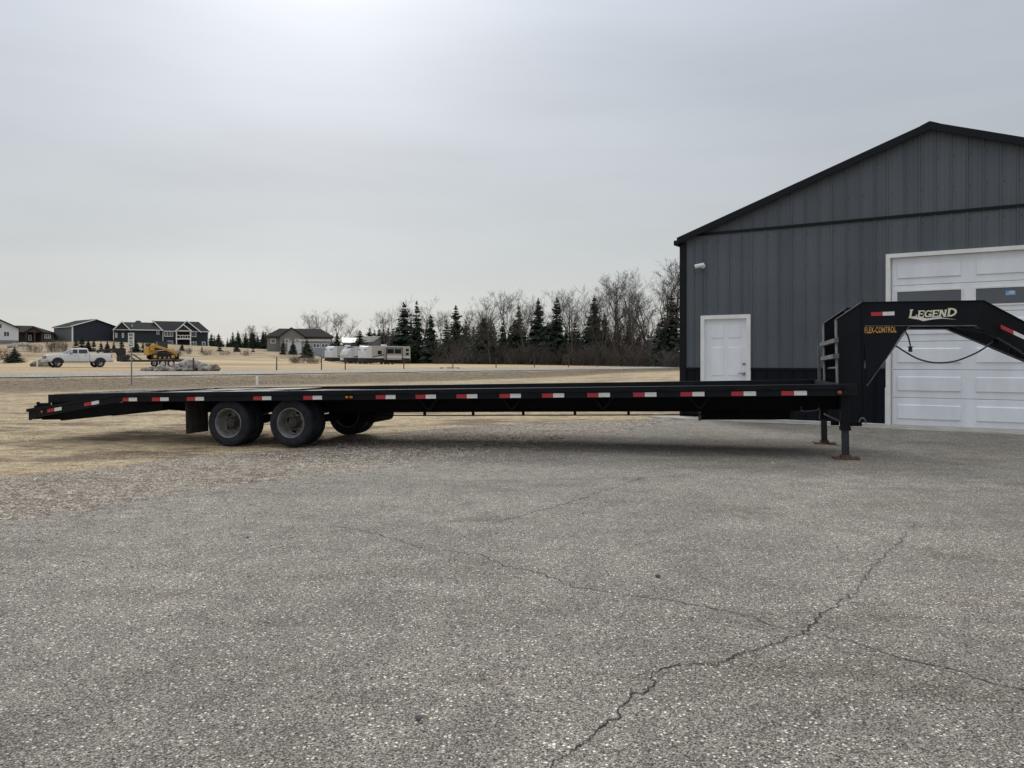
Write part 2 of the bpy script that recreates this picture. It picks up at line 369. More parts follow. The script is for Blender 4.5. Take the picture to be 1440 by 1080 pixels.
# cracks in the paving
crack_m = mat('crack_dark', (.012, .011, .010), .95, var=.4, vscale=30)
def crack(pix, w, seed, branch=True):
    rng = random.Random(seed); pts = [Vector(G(*p)) for p in pix]; P = []
    for a, b in zip(pts, pts[1:]):
        n = max(2, int((b - a).length / .018)); nr = Vector((-(b - a).y, (b - a).x)).normalized()
        for k in range(n):
            t = k / n; p = a.lerp(b, t); s = p.length * 3.1 + seed
            P.append(p + nr * (.018 * n1(s * 5, seed) + .012 * n1(s * 19, seed) + .009 * n1(s * 53, seed)))
    P.append(pts[-1]); mb = MB(); N_ = len(P)
    for k, p in enumerate(P):
        d = (P[min(k + 1, N_ - 1)] - P[max(k - 1, 0)]).normalized(); nr = Vector((-d.y, d.x))
        fade = min(1, k / 12, (N_ - 1 - k) / 12) * .6 + .4
        s = k * .13
        ww = w * fade * (.35 + .75 * abs(n1(s, seed + 1)) + .5 * abs(n1(s * 4.7, seed + 2))) * .5
        for q in (p - nr * ww * rng.uniform(.7, 1.2), p + nr * ww * rng.uniform(.7, 1.2)): mb.v.append((q.x, q.y, terr(q.x, q.y) + .0225))
        if k: i = 2 * k; mb.f.append((i - 2, i, i + 1, i - 1))
    return mb.build('crack', crack_m, lot, recalc=False)
crack([(470, 738), (513, 747), (560, 760), (598, 773), (640, 777), (673, 782), (715, 799), (768, 812), (813, 829), (885, 841), (957, 852), (1016, 863), (1068, 878), (1130, 897)], .006, 1)
crack([(770, 1110), (787, 1078), (810, 1060), (833, 1038), (856, 1019), (879, 995), (918, 972), (921, 956), (950, 944), (1003, 941), (1055, 921), (1100, 907), (1130, 897), (1153, 881), (1149, 874), (1179, 856), (1205, 838)], .0075, 2)
crack([(1205, 838), (1228, 800), (1262, 768), (1290, 737)], .004, 5)
crack([(1130, 897), (1192, 907), (1218, 917), (1257, 930), (1296, 940), (1348, 951), (1394, 966), (1440, 976), (1500, 990)], .0055, 3)
crack([(690, 738), (732, 728), (764, 719), (820, 703), (865, 688), (911, 672)], .007, 4)
crack([(690, 985), (712, 981), (730, 974)], .006, 7)
crack([(300, 688), (345, 684), (382, 686)], .012, 8)

# county road on its low bank
road_m = pebble_mat('pale_road', 9., (.30, .275, .24), (.42, .39, .345), (.48, .45, .40), .1, (.86, 1.08))
rmb = MB()
ts = axis_vals([(-300, -60, 12), (-60, 140, 1.), (140, 600, 15)])
for k, t_ in enumerate(ts):
    for j in range(9):
        s_ = -.2 + .25 * (n1(t_ * .8, 11) if j == 0 else (n1(t_ * .7, 12) if j == 8 else 0)) + 6.0 * j / 8; p = RP0 + RE * t_ + RN * s_
        rmb.v.append((p.x, p.y, terr(p.x, p.y) + .05 + .05 * (1 - (j / 4 - 1) ** 2)))
        if k and j: i = k * 9 + j; rmb.f.append((i - 10, i - 9, i, i - 1))
road = struct(rmb.build('road', road_m, smooth=True, recalc=False))

# loose stones on the gravel and stray chips on the asphalt
def octa(mb, c, r, rng):
    i = len(mb.v); a = rng.uniform(0, pi)
    for k in range(4):
        q = r * rng.uniform(.7, 1.25); mb.v.append((c[0] + q * cos(a + k * pi / 2), c[1] + q * sin(a + k * pi / 2), c[2] + r * rng.uniform(-.1, .25)))
    mb.v.append((c[0] + r * rng.uniform(-.3, .3), c[1] + r * rng.uniform(-.3, .3), c[2] + r * rng.uniform(.5, .85)))
    for k in range(4): mb.f.append((i + k, i + (k + 1) % 4, i + 4))
rng = random.Random(4)
stone_m = mat('loose_stone', (.22, .185, .15), .9, col2=(.58, .51, .43), vscale=9., spec=.2)
mb = MB()
for _ in range(62000):
    y = 4.6 + 13.6 * rng.random() ** 1.25; a, b = eg(y), ea(min(y, 17.6)); u = rng.gauss(.58, .38) if rng.random() < .68 else .9 + rng.expovariate(2.0)
    x = a + (b - a) * u
    if x > 3.5: continue
    dz = .021 if x > ea(min(y, 17.6)) else (.009 if x > a else .0)
    octa(mb, (x, y, terr(x, y) + dz), rng.uniform(.006, .014) * (1 + .6 * (rng.random() < .12)) * (.7 if u > 1 else 1), rng)
stuff(mb.build('loose_gravel', stone_m, recalc=False), 'loose crushed gravel scattered between the lawn and the asphalt', 'gravel')
mb = MB()
for _ in range(9000):
    y = 2.3 + 13 * rng.random() ** 1.7; x = rng.uniform(-.75, .75) * y
    if x > ea(min(y, 17.6)): octa(mb, (x, y, terr(x, y) + .0205), rng.uniform(.002, .0055) * (1.5 if rng.random() < .04 else 1), rng)
stuff(mb.build('stone_chips', stone_m, recalc=False), 'tiny pale stone chips strewn over the asphalt', 'gravel')
peb_m = mat('dark_pebble', (.13, .125, .12), .9, var=.3, vscale=40)
for i, (px, py, r) in enumerate([(925, 816, .015), (589, 1015, .014), (348, 754, .011)]):
    x, y = G(px, py); mb = MB(); mb.blob((0, 0, r * .6), r, r * .85, r * .75, random.Random(i), 8, 6, .12)
    o = sbuild(mb, 'pebble', peb_m); o.location = (x, y, terr(x, y) + .02); tag(o, 'dark grey pebble lying alone on the asphalt', 'pebble', 'pebbles on the asphalt')

# dry lawn blades
def blades(name, n, samp, hmin, hmax, w, m, seed):
    rng = random.Random(seed); mb = MB()
    for _ in range(n):
        q = samp(rng)
        if q is None: continue
        x, y, dens = q; h = rng.uniform(hmin, hmax) * dens; a = rng.uniform(0, 2 * pi); lean = rng.uniform(.3, 1.3) * h
        z = terr(x, y) - .004; ww = w * (1 + y * .02)
        mb.tri((x - ww * sin(a), y + ww * cos(a), z), (x + ww * sin(a), y - ww * cos(a), z), (x + lean * cos(a), y + lean * sin(a), z + h * .8))
    return mb.build(name, m, recalc=False)
straw_m = mat('straw', (.23, .17, .10), .9, col2=(.68, .56, .36), vscale=3.5, spec=.15, detail=8)
def lawn_s(rng):
    y = 5.5 + 22 * rng.random() ** 1.5; x = rng.uniform(-.70, .24) * y
    e = eg(min(y, 18.4))
    if y < 18.4 and x > e + rng.expovariate(6) : return None
    if n1(x * .7, 21) + n1(y * 2.4 + x * .3, 22) + .5 * n1(x * 3.1, 25) > .25 and rng.random() < .85: return None
    return x, y, .75 + .5 * n1(x * 1.1 + 3, 23) * n1(y * 1.7, 24)
stuff(blades('dry_grass', 110000, lawn_s, .015, .042, .0035, straw_m, 8), 'short dormant straw coloured lawn around the gravel edge', 'grass')
weed_m = mat('dry_weeds', (.14, .105, .065), .9, col2=(.36, .28, .18), vscale=.9, spec=.15, detail=6)
def bank_s(rng):
    t_ = rng.uniform(-2, 75); s_ = rng.gauss(-6, 4.0)
    if s_ > -1.0 or s_ < -15: return None
    p = RP0 + RE * t_ + RN * s_
    return p.x, p.y, (.6 + .7 * (n1(p.x * .5, 31) * n1(p.y * .6, 32) + .3))
stuff(blades('roadside_weeds', 40000, bank_s, .02, .08, .007, weed_m, 9), 'brown matted weeds on the ditch bank before the road', 'weeds')

# ------------------------------------------------------------------ gooseneck flatbed trailer
blk = mat('black_trailer_paint', (.0060, .0072, .0105), .5, var=.25, vscale=3., bump=.06, bscale=25, spec=.16)
blk2 = mat('black_frame_paint', (.0045, .005, .0065), .7, var=.3, vscale=5., spec=.12)
edge_m = mat('pale_edge_steel', (.10, .105, .11), .5, var=.35, vscale=9.)  # pale grey; on the riser flanges it paints in light from the sky
wood_m = mat('weathered_deck_wood', (.20, .18, .155), .85, rand=.2, col2=(.38, .355, .32), vscale=6., bump=.4, bscale=20, stretch=(.12, 1, 1))
red_m = mat('red_reflector', (.42, .022, .035), .35, var=.12, vscale=40); whi_m = mat('white_reflector', (.72, .70, .67), .35, var=.08, vscale=30)
rub_m = mat('tyre_rubber', (.012, .014, .018), .8, col2=(.026, .029, .034), vscale=7., bump=.15, bscale=60, spec=.2)
rimm = mat('grey_wheel_steel', (.12, .118, .114), .5, col2=(.22, .215, .205), vscale=9.)
hub_m = mat('rusty_hub', (.028, .022, .019), .8, col2=(.07, .052, .042), vscale=20.)
rust_m = mat('rusty_foot', (.06, .03, .018), .9, col2=(.14, .082, .048), vscale=18., bump=.3, bscale=60)
leg_m = mat('jack_leg_steel', (.014, .017, .022), .5, spec=.3, col2=(.032, .038, .047), vscale=10., stretch=(1, 1, .15))
amber_m = mat('amber_lens', (.42, .14, .015), .3, var=.2, vscale=60)
orng_m = mat('orange_lens', (.30, .075, .02), .35, var=.3, vscale=80)
flap_m = mat('mud_flap_rubber', (.038, .035, .032), .85, var=.3, vscale=8)
T0 = Vector((-8.12, 12.93, -.06)); TD = Vector((.9688, -.2475)); TS = .0205
TR = thing('flatbed_trailer', 'long black gooseneck flatbed trailer with dual wheels and red white reflectors', 'trailer', T0)
TR.rotation_euler = (0, -math.atan(TS), atan2(TD.y, TD.x))
def tl(px, py=None, yl=0.):
    q = (px - 720) / F; x = (q * (T0.y + TD.x * yl) - T0.x + TD.y * yl) / (TD.x - TD.y * q)
    if py is None: return x
    Y = T0.y + TD.y * x + TD.x * yl; return x, H - (py - HOR) * Y / F - T0.z - TS * x
D = .795; W = 2.5; LEN = 12.94; XB = 1.87       # deck height, width, length, start of the dovetail
def tp(mb, name, m=blk, par=TR, smooth=False): 
    o = mb.build(name, m, par)
    if smooth: smo(o.data)
    return o
# deck planks
rng = random.Random(11); pw = (W - .16) / 12
for i in range(12):
    y0 = .08 + i * pw; dz = rng.uniform(-.006, .003)
    xa = XB + rng.uniform(0, .03); zf = lambda x: D - .030 - .065 * ss(2.5, 7.5, x) + dz
    tp(MB().loft([[(x, y0 + .004, zf(x) - .045), (x, y0 + pw - .004, zf(x) - .045), (x, y0 + pw - .004, zf(x)), (x, y0 + .004, zf(x))] for x in (xa, 3.5, 5., 6.5, 8., 9.5, 12.70)]), 'plank', wood_m)
for side in (0, 1):
    def Y(y): return y if side == 0 else W - y
    r = MB()
    for (a, b, z0, z1) in ((0, .05, D - .138, D - .062), (-.022, .07, D - .062, D + .002)):
        ya, yb = Y(a), Y(b); yc, yd = Y(a + .14), Y(b + .11)
        r.prism([(XB, ya), (12.76, ya), (LEN, yc), (LEN - .05, yd), (12.72, yb), (XB, yb)], z0, z1, 'z')
    r.prism([(XB, Y(-.006)), (12.76, Y(-.006)), (12.76, Y(.0)), (XB, Y(.0))], D - .145, D - .1375, 'z')
    rail = tp(r, 'side_rail')
    for k in range(24):                                             # stake pockets in the lip
        x = XB + .35 + k * .455
        tp(MB().box(x, x + .10, *sorted((Y(-.0245), Y(-.0215))), D - .056, D - .045), 'stake_slot', blk2, rail)
    # dovetail side rail
    x0, z0 = tl(44, 574.5) if side == 0 else tl(44, 574.5); x0 = .02; z0 = .545
    tp(MB().prism([(0., z0 - .01), (XB, D), (XB, D - .138), (.05, z0 - .155), (0., z0 - .19)], Y(-.012), Y(.05)), 'dovetail_rail')
    tp(MB().prism([(-.03, z0 - .0), (XB + .05, D + .005), (XB + .05, D - .03), (-.03, z0 - .05)], Y(-.03), Y(-.0125)), 'dovetail_lip')
    # main I beam
    yb = Y(.65); b = MB()
    b.prism([(1.75, D - .26), (1.75, D - .05), (12.80, D - .05), (12.80, D - .345), (2.9, D - .345)], yb - .008, yb + .008)
    b.box(1.75, 12.80, yb - .065, yb + .065, D - .064, D - .051)
    b.prism([(1.75, D - .272), (2.9, D - .358), (12.80, D - .358), (12.80, D - .345), (2.9, D - .345), (1.75, D - .259)], yb - .065, yb + .065)
    beam = tp(b, 'main_beam', blk2)
    for px in (605, 722, 850, 985):
        x = tl(px, None, .6); v = MB()
        for s in (-1, 1): v.prism([(x - .02, D - .345), (x + .02, D - .345), (x + s * .17 + .02, D - .14), (x + s * .17 - .02, D - .14)], Y(.55), Y(.565 + s * .002))
        tp(v, 'stiffener', blk, beam)
    # tail beam under the dovetail
    tp(MB().prism([(.04, .30), (.04, z0 - .10), (1.75, D - .135), (2.25, D - .065), (2.25, D - .30), (1.75, D - .275), (1.2, .40)], yb - .05, yb + .05), 'tail_beam', blk2)
    tp(MB().prism([(.03, .345), (.03, .50), (XB, D - .14), (2.45, D - .12), (2.45, D - .295), (XB, .475), (.40, .350)], Y(.22), Y(.30)), 'dovetail_beam', blk2)
    # mud flap
    tp(MB().box(3.00, 3.012, *sorted((Y(.06), Y(.62))), .125, D - .14, .003), 'mud_flap', flap_m)
    # truss rods under the beams
    for (yy, zz) in ((Y(.62), D - .42), (Y(.80), D - .375)):
        tp(MB().tube([(5.4, yy, D - .36), (5.9, yy, zz), (11.7, yy, zz - .005), (12.3, yy, D - .36)], .009, 6), 'truss_rod', blk2)
    for k in range(8):
        x = 6.05 + k * .78
        tp(MB().box(x, x + .035, *sorted((Y(.59), Y(.63))), D - .43, D - .357), 'rod_hanger', blk2)
# cross members
for k in range(27):
    x = 2.0 + k * .41
    tp(MB().box(x, x + .045, .055, W - .055, D - .135, D - .066), 'crossmember', blk2)
tp(MB().box(12.70, 12.76, .13, W - .13, D - .14, D - .003).box(12.76, LEN - .03, .16, W - .16, D - .13, D - .02), 'front_crossmember')
tp(MB().box(.02, .12, .05, W - .05, .37, .51), 'rear_bumper', blk2)
for yy in (.04, W - .11):                                                          # raised tail lamp brackets and latch
    tp(MB().box(.06, .20, yy, yy + .06, .53, .60).box(.10, .13, yy + .01, yy + .05, .58, .66).box(.14, .36, yy, yy + .05, .56, .64), 'ramp_latch', blk2)
    tp(MB().cyl((-.012, yy + .03, .44), (.02, yy + .03, .44), .045, 16), 'tail_lamp', red_m)
# flip-over ramps folded flat on the dovetail
for y0 in (.20, 1.30):
    ramp = tp(MB().prism([(.19, .63), (.19, D - .02), (XB + .07, D - .004), (XB + .07, D - .05)], y0, y0 + .07).prism([(.19, .63), (.19, D - .02), (XB + .07, D - .004), (XB + .07, D - .05)], y0 + .93, y0 + 1.0).prism([(.19, .60), (.19, D - .025), (.22, D - .025), (.22, .60)], y0 + .07, y0 + .93), 'ramp')
    for k in range(11):
        x = .24 + k * .152
        tp(MB().box(x, x + .07, y0 + .071, y0 + .929, D - .085 + .0007 * k, D - .012 + .0012 * k), 'ramp_slat', edge_m if k % 3 == 0 else blk, ramp)
for x0, x1, y0 in ((2.12, 3.05, .11), (3.25, 4.2, .11), (2.12, 3.05, 1.35), (3.25, 4.2, 1.35)):
    tp(MB().box(x0, x1, y0, y0 + 1.0, D - .026, D - .014, .002), 'tread_plate', blk)
# tail: splash plate that hides the axles' rear
tp(MB().box(2.9, 2.94, .7, W - .7, D - .33, D - .14), 'tail_crossmember', blk2)

# wheels (dual, tandem)
tprof = [(.226, -.085), (.252, -.104), (.292, -.112), (.322, -.109), (.346, -.101), (.360, -.090), (.3675, -.072), (.3695, -.047), (.358, -.044), (.358, -.035), (.370, -.032), (.370, -.006), (.359, -.004), (.359, .004), (.370, .006), (.370, .032), (.358, .035), (.358, .044), (.3695, .047), (.3675, .072), (.360, .090), (.346, .101), (.322, .109), (.292, .112), (.252, .104), (.226, .085)]
tyre_me = smo(MB().lathe(tprof, 56).mesh('tyre')); tyre_me.materials.append(rub_m)
rprof = [(.222, -.084), (.233, -.090), (.236, -.098), (.229, -.104), (.220, -.099), (.209, -.075), (.203, -.02), (.200, .055), (.188, .078), (.170, .082), (.128, .066), (.112, .060), (.085, .060)]
rim_me = smo(MB().lathe(rprof, 40, skip=lambda k, j: k == 9 and (j % 20) in (2, 3, 4, 12, 13, 14)).mesh('rim')); rim_me.materials.append(rimm)
hb = MB().lathe([(.098, .045), (.098, .02), (.085, .01), (.072, -.035), (.066, -.045), (.040, -.048), (.036, -.066), (.001, -.068)], 24)
for k in range(8):
    a = 2 * pi * k / 8 + .2; hb.cyl((.118 * cos(a), .046, .118 * sin(a)), (.118 * cos(a), .018, .118 * sin(a)), .011, 6)
hub_me = smo(hb.mesh('hub')); hub_me.materials.append(hub_m)
bd = MB().lathe([(.185, .095), (.185, .108), (.001, .11)], 24); bd_me = bd.mesh('brake_drum'); bd_me.materials.append(blk2)
bd2 = smo(MB().lathe([(.2, .02), (.205, -.06), (.19, -.085), (.08, -.09), (.001, -.09)], 24).mesh('brake_drum')); bd2.materials.append(blk2)
XW = (tl(320.5, None, .06), tl(408.5, None, .06)); ZW = .300
for x in XW:
    for y, rz in ((.172, 0), (.425, pi), (W - .425, 0), (W - .172, pi)):
        w = inst('wheel', tyre_me, TR, (x, y, ZW + rng.uniform(-.002, .002)), (0, rng.uniform(0, 6), rz))
        inst('rim', rim_me, w); 
        if (y < .3 or y > W - .3): inst('hub', hub_me, w)
        inst('brake_drum', bd_me if (y < .3 or y > W - .3) else bd2, w)
    tp(MB().cyl((x, .5, ZW), (x, W - .5, ZW), .065, 14), 'axle', blk2, TR, True)
    for y in (.62, W - .70):
        s = MB()
        for k in range(3): s.prism([(x - .38 + .07 * k, D - .37 + .012), (x, ZW + .085 + .013 * k), (x + .38 - .07 * k, D - .37 + .012), (x + .38 - .07 * k, D - .37), (x, ZW + .073 + .013 * k), (x - .38 + .07 * k, D - .37)], y, y + .07)
        tp(s, 'leaf_spring', blk2)
    tp(MB().box(x - .05, x + .05, .56, .72, ZW + .05, D - .34), 'spring_hanger', blk2)
tp(MB().cyl((5.75, 1.0, D - .47), (5.75, 1.75, D - .47), .10, 18), 'air_tank', blk2, TR, True)

tx0, tx1 = tl(984, None, 1.0), tl(1112, None, 1.0)
tp(MB().box(tx0, tx1, .95, 1.6, D - .52, D - .37, .01), 'storage_tray', blk2)
tp(MB().box(tx0 - .012, tx0 + .03, .93, 1.62, D - .53, D - .36), 'tray_bracket', edge_m)
# reflector tape along the near rail: photo columns of the left ends
def tape(x0, z0, x1, z1, y, hgt=.058, par=TR):
    for a, b, m, nm in ((0., .49, red_m, 'red_reflector'), (.5, 1., whi_m, 'white_reflector')):
        xa, xb = lerp(x0, x1, a), lerp(x0, x1, b); za, zb = lerp(z0, z1, a), lerp(z0, z1, b)
        MB().prism([(xa, za), (xb, zb), (xb, zb + hgt), (xa, za + hgt)], y - .004, y).build(nm, m, par)
for px in (171, 215, 264, 357.5, 428, 530, 586, 643.5, 704, 764, 827.5, 892, 958.5, 1030, 1100.5):
    x = tl(px); tape(x, D - .1345, x + .312, D - .1345, -.001)
for px in (67.5, 119.5):
    x = tl(px, None, -.012); f = lambda q: lerp(.545, D, q / XB) - .112
    tape(x, f(x), x + .29, f(x + .29), -.0125, .056)
def lens(x, z, y, r, m, nm='marker_lamp'):
    return tp(MB().lathe([(r * 1.05, 0), (r * 1.05, -.008), (r * .9, -.016), (r * .5, -.022), (.001, -.024)], 16, (x, y, z)), nm, m, TR, True)
x = tl(493)
mk = tp(MB().box(x - .075, x + .075, -.014, -.001, D - .128, D - .078, .005), 'marker_housing', blk2)
for dx in (-.037, .033): tp(MB().box(x + dx - .026, x + dx + .026, -.024, -.0135, D - .120, D - .086, .006), 'amber_lens', amber_m, mk)
lens(tl(1182.5), D - .104, -.001, .026, orng_m); lens(tl(60, None, -.012), lerp(.545, D, tl(60) / XB) - .085, -.013, .022, orng_m)

# gooseneck: risers, neck, gussets, rungs
XR0, XR1 = tl(1181, None, .6), tl(1217, None, .6)
_, ZT = tl(1217, 425.5, .6); ZTR = tl(1181, 450, .6)[1]; XN = tl(1388, None, .6); ZN = tl(1388, 423, .6)[1]; ZNB = tl(1378, 457, .6)[1]; ZB = tl(1217, 458, .6)[1]
XE = XN + 1.25; DZ = .66
def flange(mb, pts, y0, y1, t=.012):
    """strip of plate along an x,z polyline"""
    for (a, b) in zip(pts, pts[1:]):
        d = Vector((b[0] - a[0], b[1] - a[1])).normalized(); n = Vector((-d.y, d.x)) * t
        mb.prism([a, b, (b[0] + n.x, b[1] + n.y), (a[0] + n.x, a[1] + n.y)], y0, y1)
    return mb
for side in (0, 1):
    Y = (lambda y: y) if side == 0 else (lambda y: W - y)
    a, b = sorted((Y(.60), Y(.72)))
    riser = tp(MB().prism([(XR0, D - .358), (XR1, D - .358), (XR1, ZT), (XR0, ZTR)], a, b), 'neck_riser')
    tp(flange(MB(), [(XR0, D + .0), (XR0, ZTR)], a - .02, b + .02), 'riser_flange', edge_m, riser)  # pale colour stands in for sky light falling on this face
    tp(flange(MB(), [(XR0 - .01, ZTR), (XR1 + .003, ZT + .002)], a - .018, b + .018, .010), 'riser_cap', blk, riser)
    tp(MB().box(XR1 - .014, XR1 + .002, a - .016, b + .016, D - .356, ZT - .004), 'riser_edge', blk, riser)
    nk = MB(); e0, e1 = (.52 if side == 0 else -.52), (.42 if side == 0 else -.42)
    nk.prism([(XR1 + .002, ZB), (XN - .09, ZNB), (XN, ZN), (XR1 + .002, ZT)], a + .001, b - .001)
    # sloping part converges toward the coupler
    nk.loft([[(XN - .09, a + .001, ZNB), (XN - .09, b - .001, ZNB), (XN, b - .001, ZN), (XN, a + .001, ZN)], [(XE - .15, a + e0, ZNB - DZ), (XE - .15, b + e1, ZNB - DZ), (XE, b + e1, ZN - DZ), (XE, a + e0, ZN - DZ)]])
    neck = tp(nk, 'neck_beam')
    tp(flange(MB(), [(XR1, ZT), (XN, ZN)], a - .016, b + .016, .010), 'neck_top_flange', blk, neck)
    tp(flange(MB(), [(XR1 + .02, ZB - .010), (XN - .09, ZNB - .010)], a - .016, b + .016, .010), 'neck_bottom_flange', edge_m, neck)
    fl = MB()
    for (p0, p1, tt) in (((XN, ZN), (XE, ZN - DZ), .011), ((XN - .09, ZNB - .011), (XE - .15, ZNB - DZ - .011), .011)):
        fl.loft([[(p0[0], a - .016, p0[1]), (p0[0], b + .016, p0[1]), (p0[0], b + .016, p0[1] + tt), (p0[0], a - .016, p0[1] + tt)], [(p1[0], a + e0 - .016, p1[1]), (p1[0], b + e1 + .016, p1[1]), (p1[0], b + e1 + .016, p1[1] + tt), (p1[0], a + e0 - .016, p1[1] + tt)]])
    tp(fl, 'neck_slope_flange', blk, neck)
    g1, g2 = tl(1281, 458.5, .62), tl(1219, 541, .62)
    gus = tp(MB().prism([(XR1 + .003, ZB - .012), (g1[0], ZB - .012), (g2[0] + .02, g2[1])], *sorted((Y(.603), Y(.615)))), 'gusset_plate')
    tp(flange(MB(), [(g2[0] + .012, g2[1] - .01), (g1[0] + .008, ZB - .014)], *sorted((Y(.585), Y(.665))), -.010), 'gusset_flange', edge_m, gus)
for k, (py, hgt, dx) in enumerate(((475.5, .055, .07), (498, .055, .09))):
    x, z = tl(1183, py, .62)
    r = MB(); tilt = .035
    r.loft([[(x - dx, .56, z - hgt), (x - .012, .56, z - hgt), (x - .012, .56, z + .01), (x - dx, .56, z)], [(x - dx, W - .56, z - hgt - tilt), (x - .012, W - .56, z - hgt - tilt), (x - .012, W - .56, z + .01 - tilt), (x - dx, W - .56, z - tilt)]])
    tp(r, 'rung', edge_m)
x, z = tl(1181, 517, .7); tp(MB().tube([(x, .70, z), (x + .02, W - .70, z - .02)], .016, 8), 'rung', edge_m)
tp(MB().box(XR0 - .10, XR0 - .06, W - .72, W - .68, D - .003, tl(1160, 486, 1.85)[1]), 'rung_post', edge_m)
tp(MB().box(XR1 - .05, XR1 - .035, .722, W - .722, D + .25, ZT - .04), 'neck_back_plate', blk2)
tp(MB().box(XN - .10, XN - .06, .722, W - .722, ZNB + .02, ZN - .03), 'neck_crossplate', blk2)
cpx = XE - .08
cp = tp(MB().box(cpx - .10, cpx + .14, W / 2 - .2, W / 2 + .2, ZNB - DZ - .02, ZN - DZ + .02).cyl((cpx, W / 2, ZN - DZ + .1), (cpx, W / 2, ZN - DZ - .75), .065, 18), 'coupler')
tp(MB().cyl((cpx, W / 2, ZN - DZ - .74), (cpx, W / 2, ZN - DZ - .90), .085, 18), 'coupler_socket', edge_m, cp)
# hoses, plug, chain under the neck
def catmull(P, n=8):
    P = [Vector(p) for p in P]; out = []
    Q = [P[0] * 2 - P[1]] + P + [P[-1] * 2 - P[-2]]
    for i in range(1, len(Q) - 2):
        for k in range(n):
            t = k / n; a, b, c, d = Q[i - 1:i + 3]
            out.append(.5 * ((2 * b) + (c - a) * t + (2 * a - 5 * b + 4 * c - d) * t * t + (3 * b - a - 3 * c + d) * t ** 3))
    return out + [P[-1]]
hose_m = mat('black_hose', (.012, .013, .015), .5)
def pth(pts, yl): return [(lambda q: (q[0], yl, q[1]))(tl(px, py, yl)) for px, py in pts]
tp(MB().tube(catmull(pth([(1261, 485), (1278, 496), (1295, 505), (1318, 510), (1345, 508), (1372, 498), (1388, 489), (1400, 480)], .75)), .011, 8), 'hose', hose_m, TR, True)
plug = pth([(1274, 462), (1280, 472), (1283, 484), (1283.3, 487)], .75)
tp(MB().tube(catmull(plug, 6), .010, 8), 'light_cord', hose_m, TR, True)
q = plug[-1]; pl = tp(MB().cyl((q[0], q[1], q[2]), (q[0], q[1], q[2] - .075), .024, 14).box(q[0] - .034, q[0] + .034, q[1] - .02, q[1] + .02, q[2] - .012, q[2] - .004), 'trailer_plug', hose_m)
tp(MB().tube(catmull(pth([(1345, 459), (1362, 463), (1385, 466), (1400, 472), (1425, 487), (1445, 500)], .72), 6), .014, 8), 'brake_line', hose_m, TR, True)
tp(MB().tube(catmull(pth([(1375, 461), (1383, 468), (1394, 462), (1398, 472), (1415, 478), (1432, 494), (1450, 496)], .9), 6), .011, 8), 'wiring_harness', hose_m, TR, True)
for px, py in ((1403, 482), (1426, 494), (1436, 499)):
    x, z = tl(px, py, .8); tp(MB().box(x - .035, x + .03, .77, .84, z - .03, z + .045, .008), 'harness_clip', blk2)
# lettering on the neck
cream = mat('cream_lettering', (.66, .62, .42), .5, col2=(.74, .72, .62), vscale=25.); orange_l = mat('orange_lettering', (.62, .33, .085), .5, var=.25, vscale=30)
def slab_word(word, h, par, x0, z0, y, m, widths, shear=.18):
    o = MB(); cnt = [0]
    def poly(pts, ox, s):
        cnt[0] += 1; yy = y - .0012 - .00025 * (cnt[0] % 7)
        P = [(x0 + ox + s * (px + shear * pz), z0 + s * pz) for px, pz in pts]; o.prism(P, yy, y)
    def rect(a, b, c, d, ox, s): poly([(a, c), (b, c), (b, d), (a, d)], ox, s)
    def arc(cx, cz, rx, rz, t, a0, a1, ox, s, n=12):
        A = [a0 + (a1 - a0) * k / n for k in range(n + 1)]
        for u, v in zip(A, A[1:]):
            poly([(cx + rx * cos(u), cz + rz * sin(u)), (cx + rx * cos(v), cz + rz * sin(v)), (cx + (rx - t) * cos(v), cz + (rz - t * .8) * sin(v)), (cx + (rx - t) * cos(u), cz + (rz - t * .8) * sin(u))], ox, s)
    ox = 0
    for ch, (wd, s) in zip(word, widths):
        s *= h; w = wd
        if ch in 'LEND': rect(.08, .30, .05, .95, ox, s); rect(0, .40, 0, .11, ox, s); rect(0, .40, .89, 1, ox, s)
        if ch == 'L': rect(.3, w, 0, .16, ox, s); rect(w - .14, w, 0, .36, ox, s)
        if ch == 'E': rect(.3, w, 0, .15, ox, s); rect(.3, w, .85, 1, ox, s); rect(.3, w - .12, .44, .58, ox, s); rect(w - .12, w, 0, .3, ox, s); rect(w - .12, w, .7, 1, ox, s)
        if ch == 'G': arc(w / 2, .5, w / 2, .5, .22, .7, 2 * pi - .35, ox, s, 16); rect(w * .55, w, .36, .5, ox, s); rect(w - .2, w, .05, .5, ox, s); rect(w - .14, w, .68, 1, ox, s)
        if ch == 'N': rect(w - .28, w - .08, .0, .95, ox, s); rect(w - .38, w, .89, 1, ox, s); poly([(.12, 1), (.36, 1), (w - .1, 0), (w - .34, 0)], ox, s)
        if ch == 'D': arc(.30, .5, w - .3, .5, .23, -pi / 2, pi / 2, ox, s, 12); rect(.2, .32, 0, .15, ox, s); rect(.2, .32, .85, 1, ox, s)
        ox += s * (w + .03)
    return o
yf = .60 - .0002
lx, lz = tl(1281.5, 447, .6); hgt = .098
wl = slab_word('LEGEND', hgt, TR, lx, lz, yf, cream, [(.92, 1.12), (.86, .95), (.94, .95), (.86, .95), (1.0, .95), (1.02, 1.15)])
xmax = max(v[0] for v in wl.v); want = tl(1350, None, .6) - lx
wl.v = [(lx + (v[0] - lx) * want / (xmax - lx), v[1], v[2]) for v in wl.v]
tp(wl, 'brand_lettering', cream, neck.parent)
sw = [tl(px, py, .6) for px, py in ((1283, 447.5), (1296, 446), (1308, 447.5), (1325, 446), (1350, 449.5), (1330, 447.8), (1316, 449), (1302, 451.5), (1295, 449))]
tp(MB().prism(sw, yf - .0006, yf), 'brand_swoosh', whi_m)
me = text_mesh('FLEX-CONTROL', .112, .0006, .70, .0022, 0., 1.12); me.materials.append(orange_l)
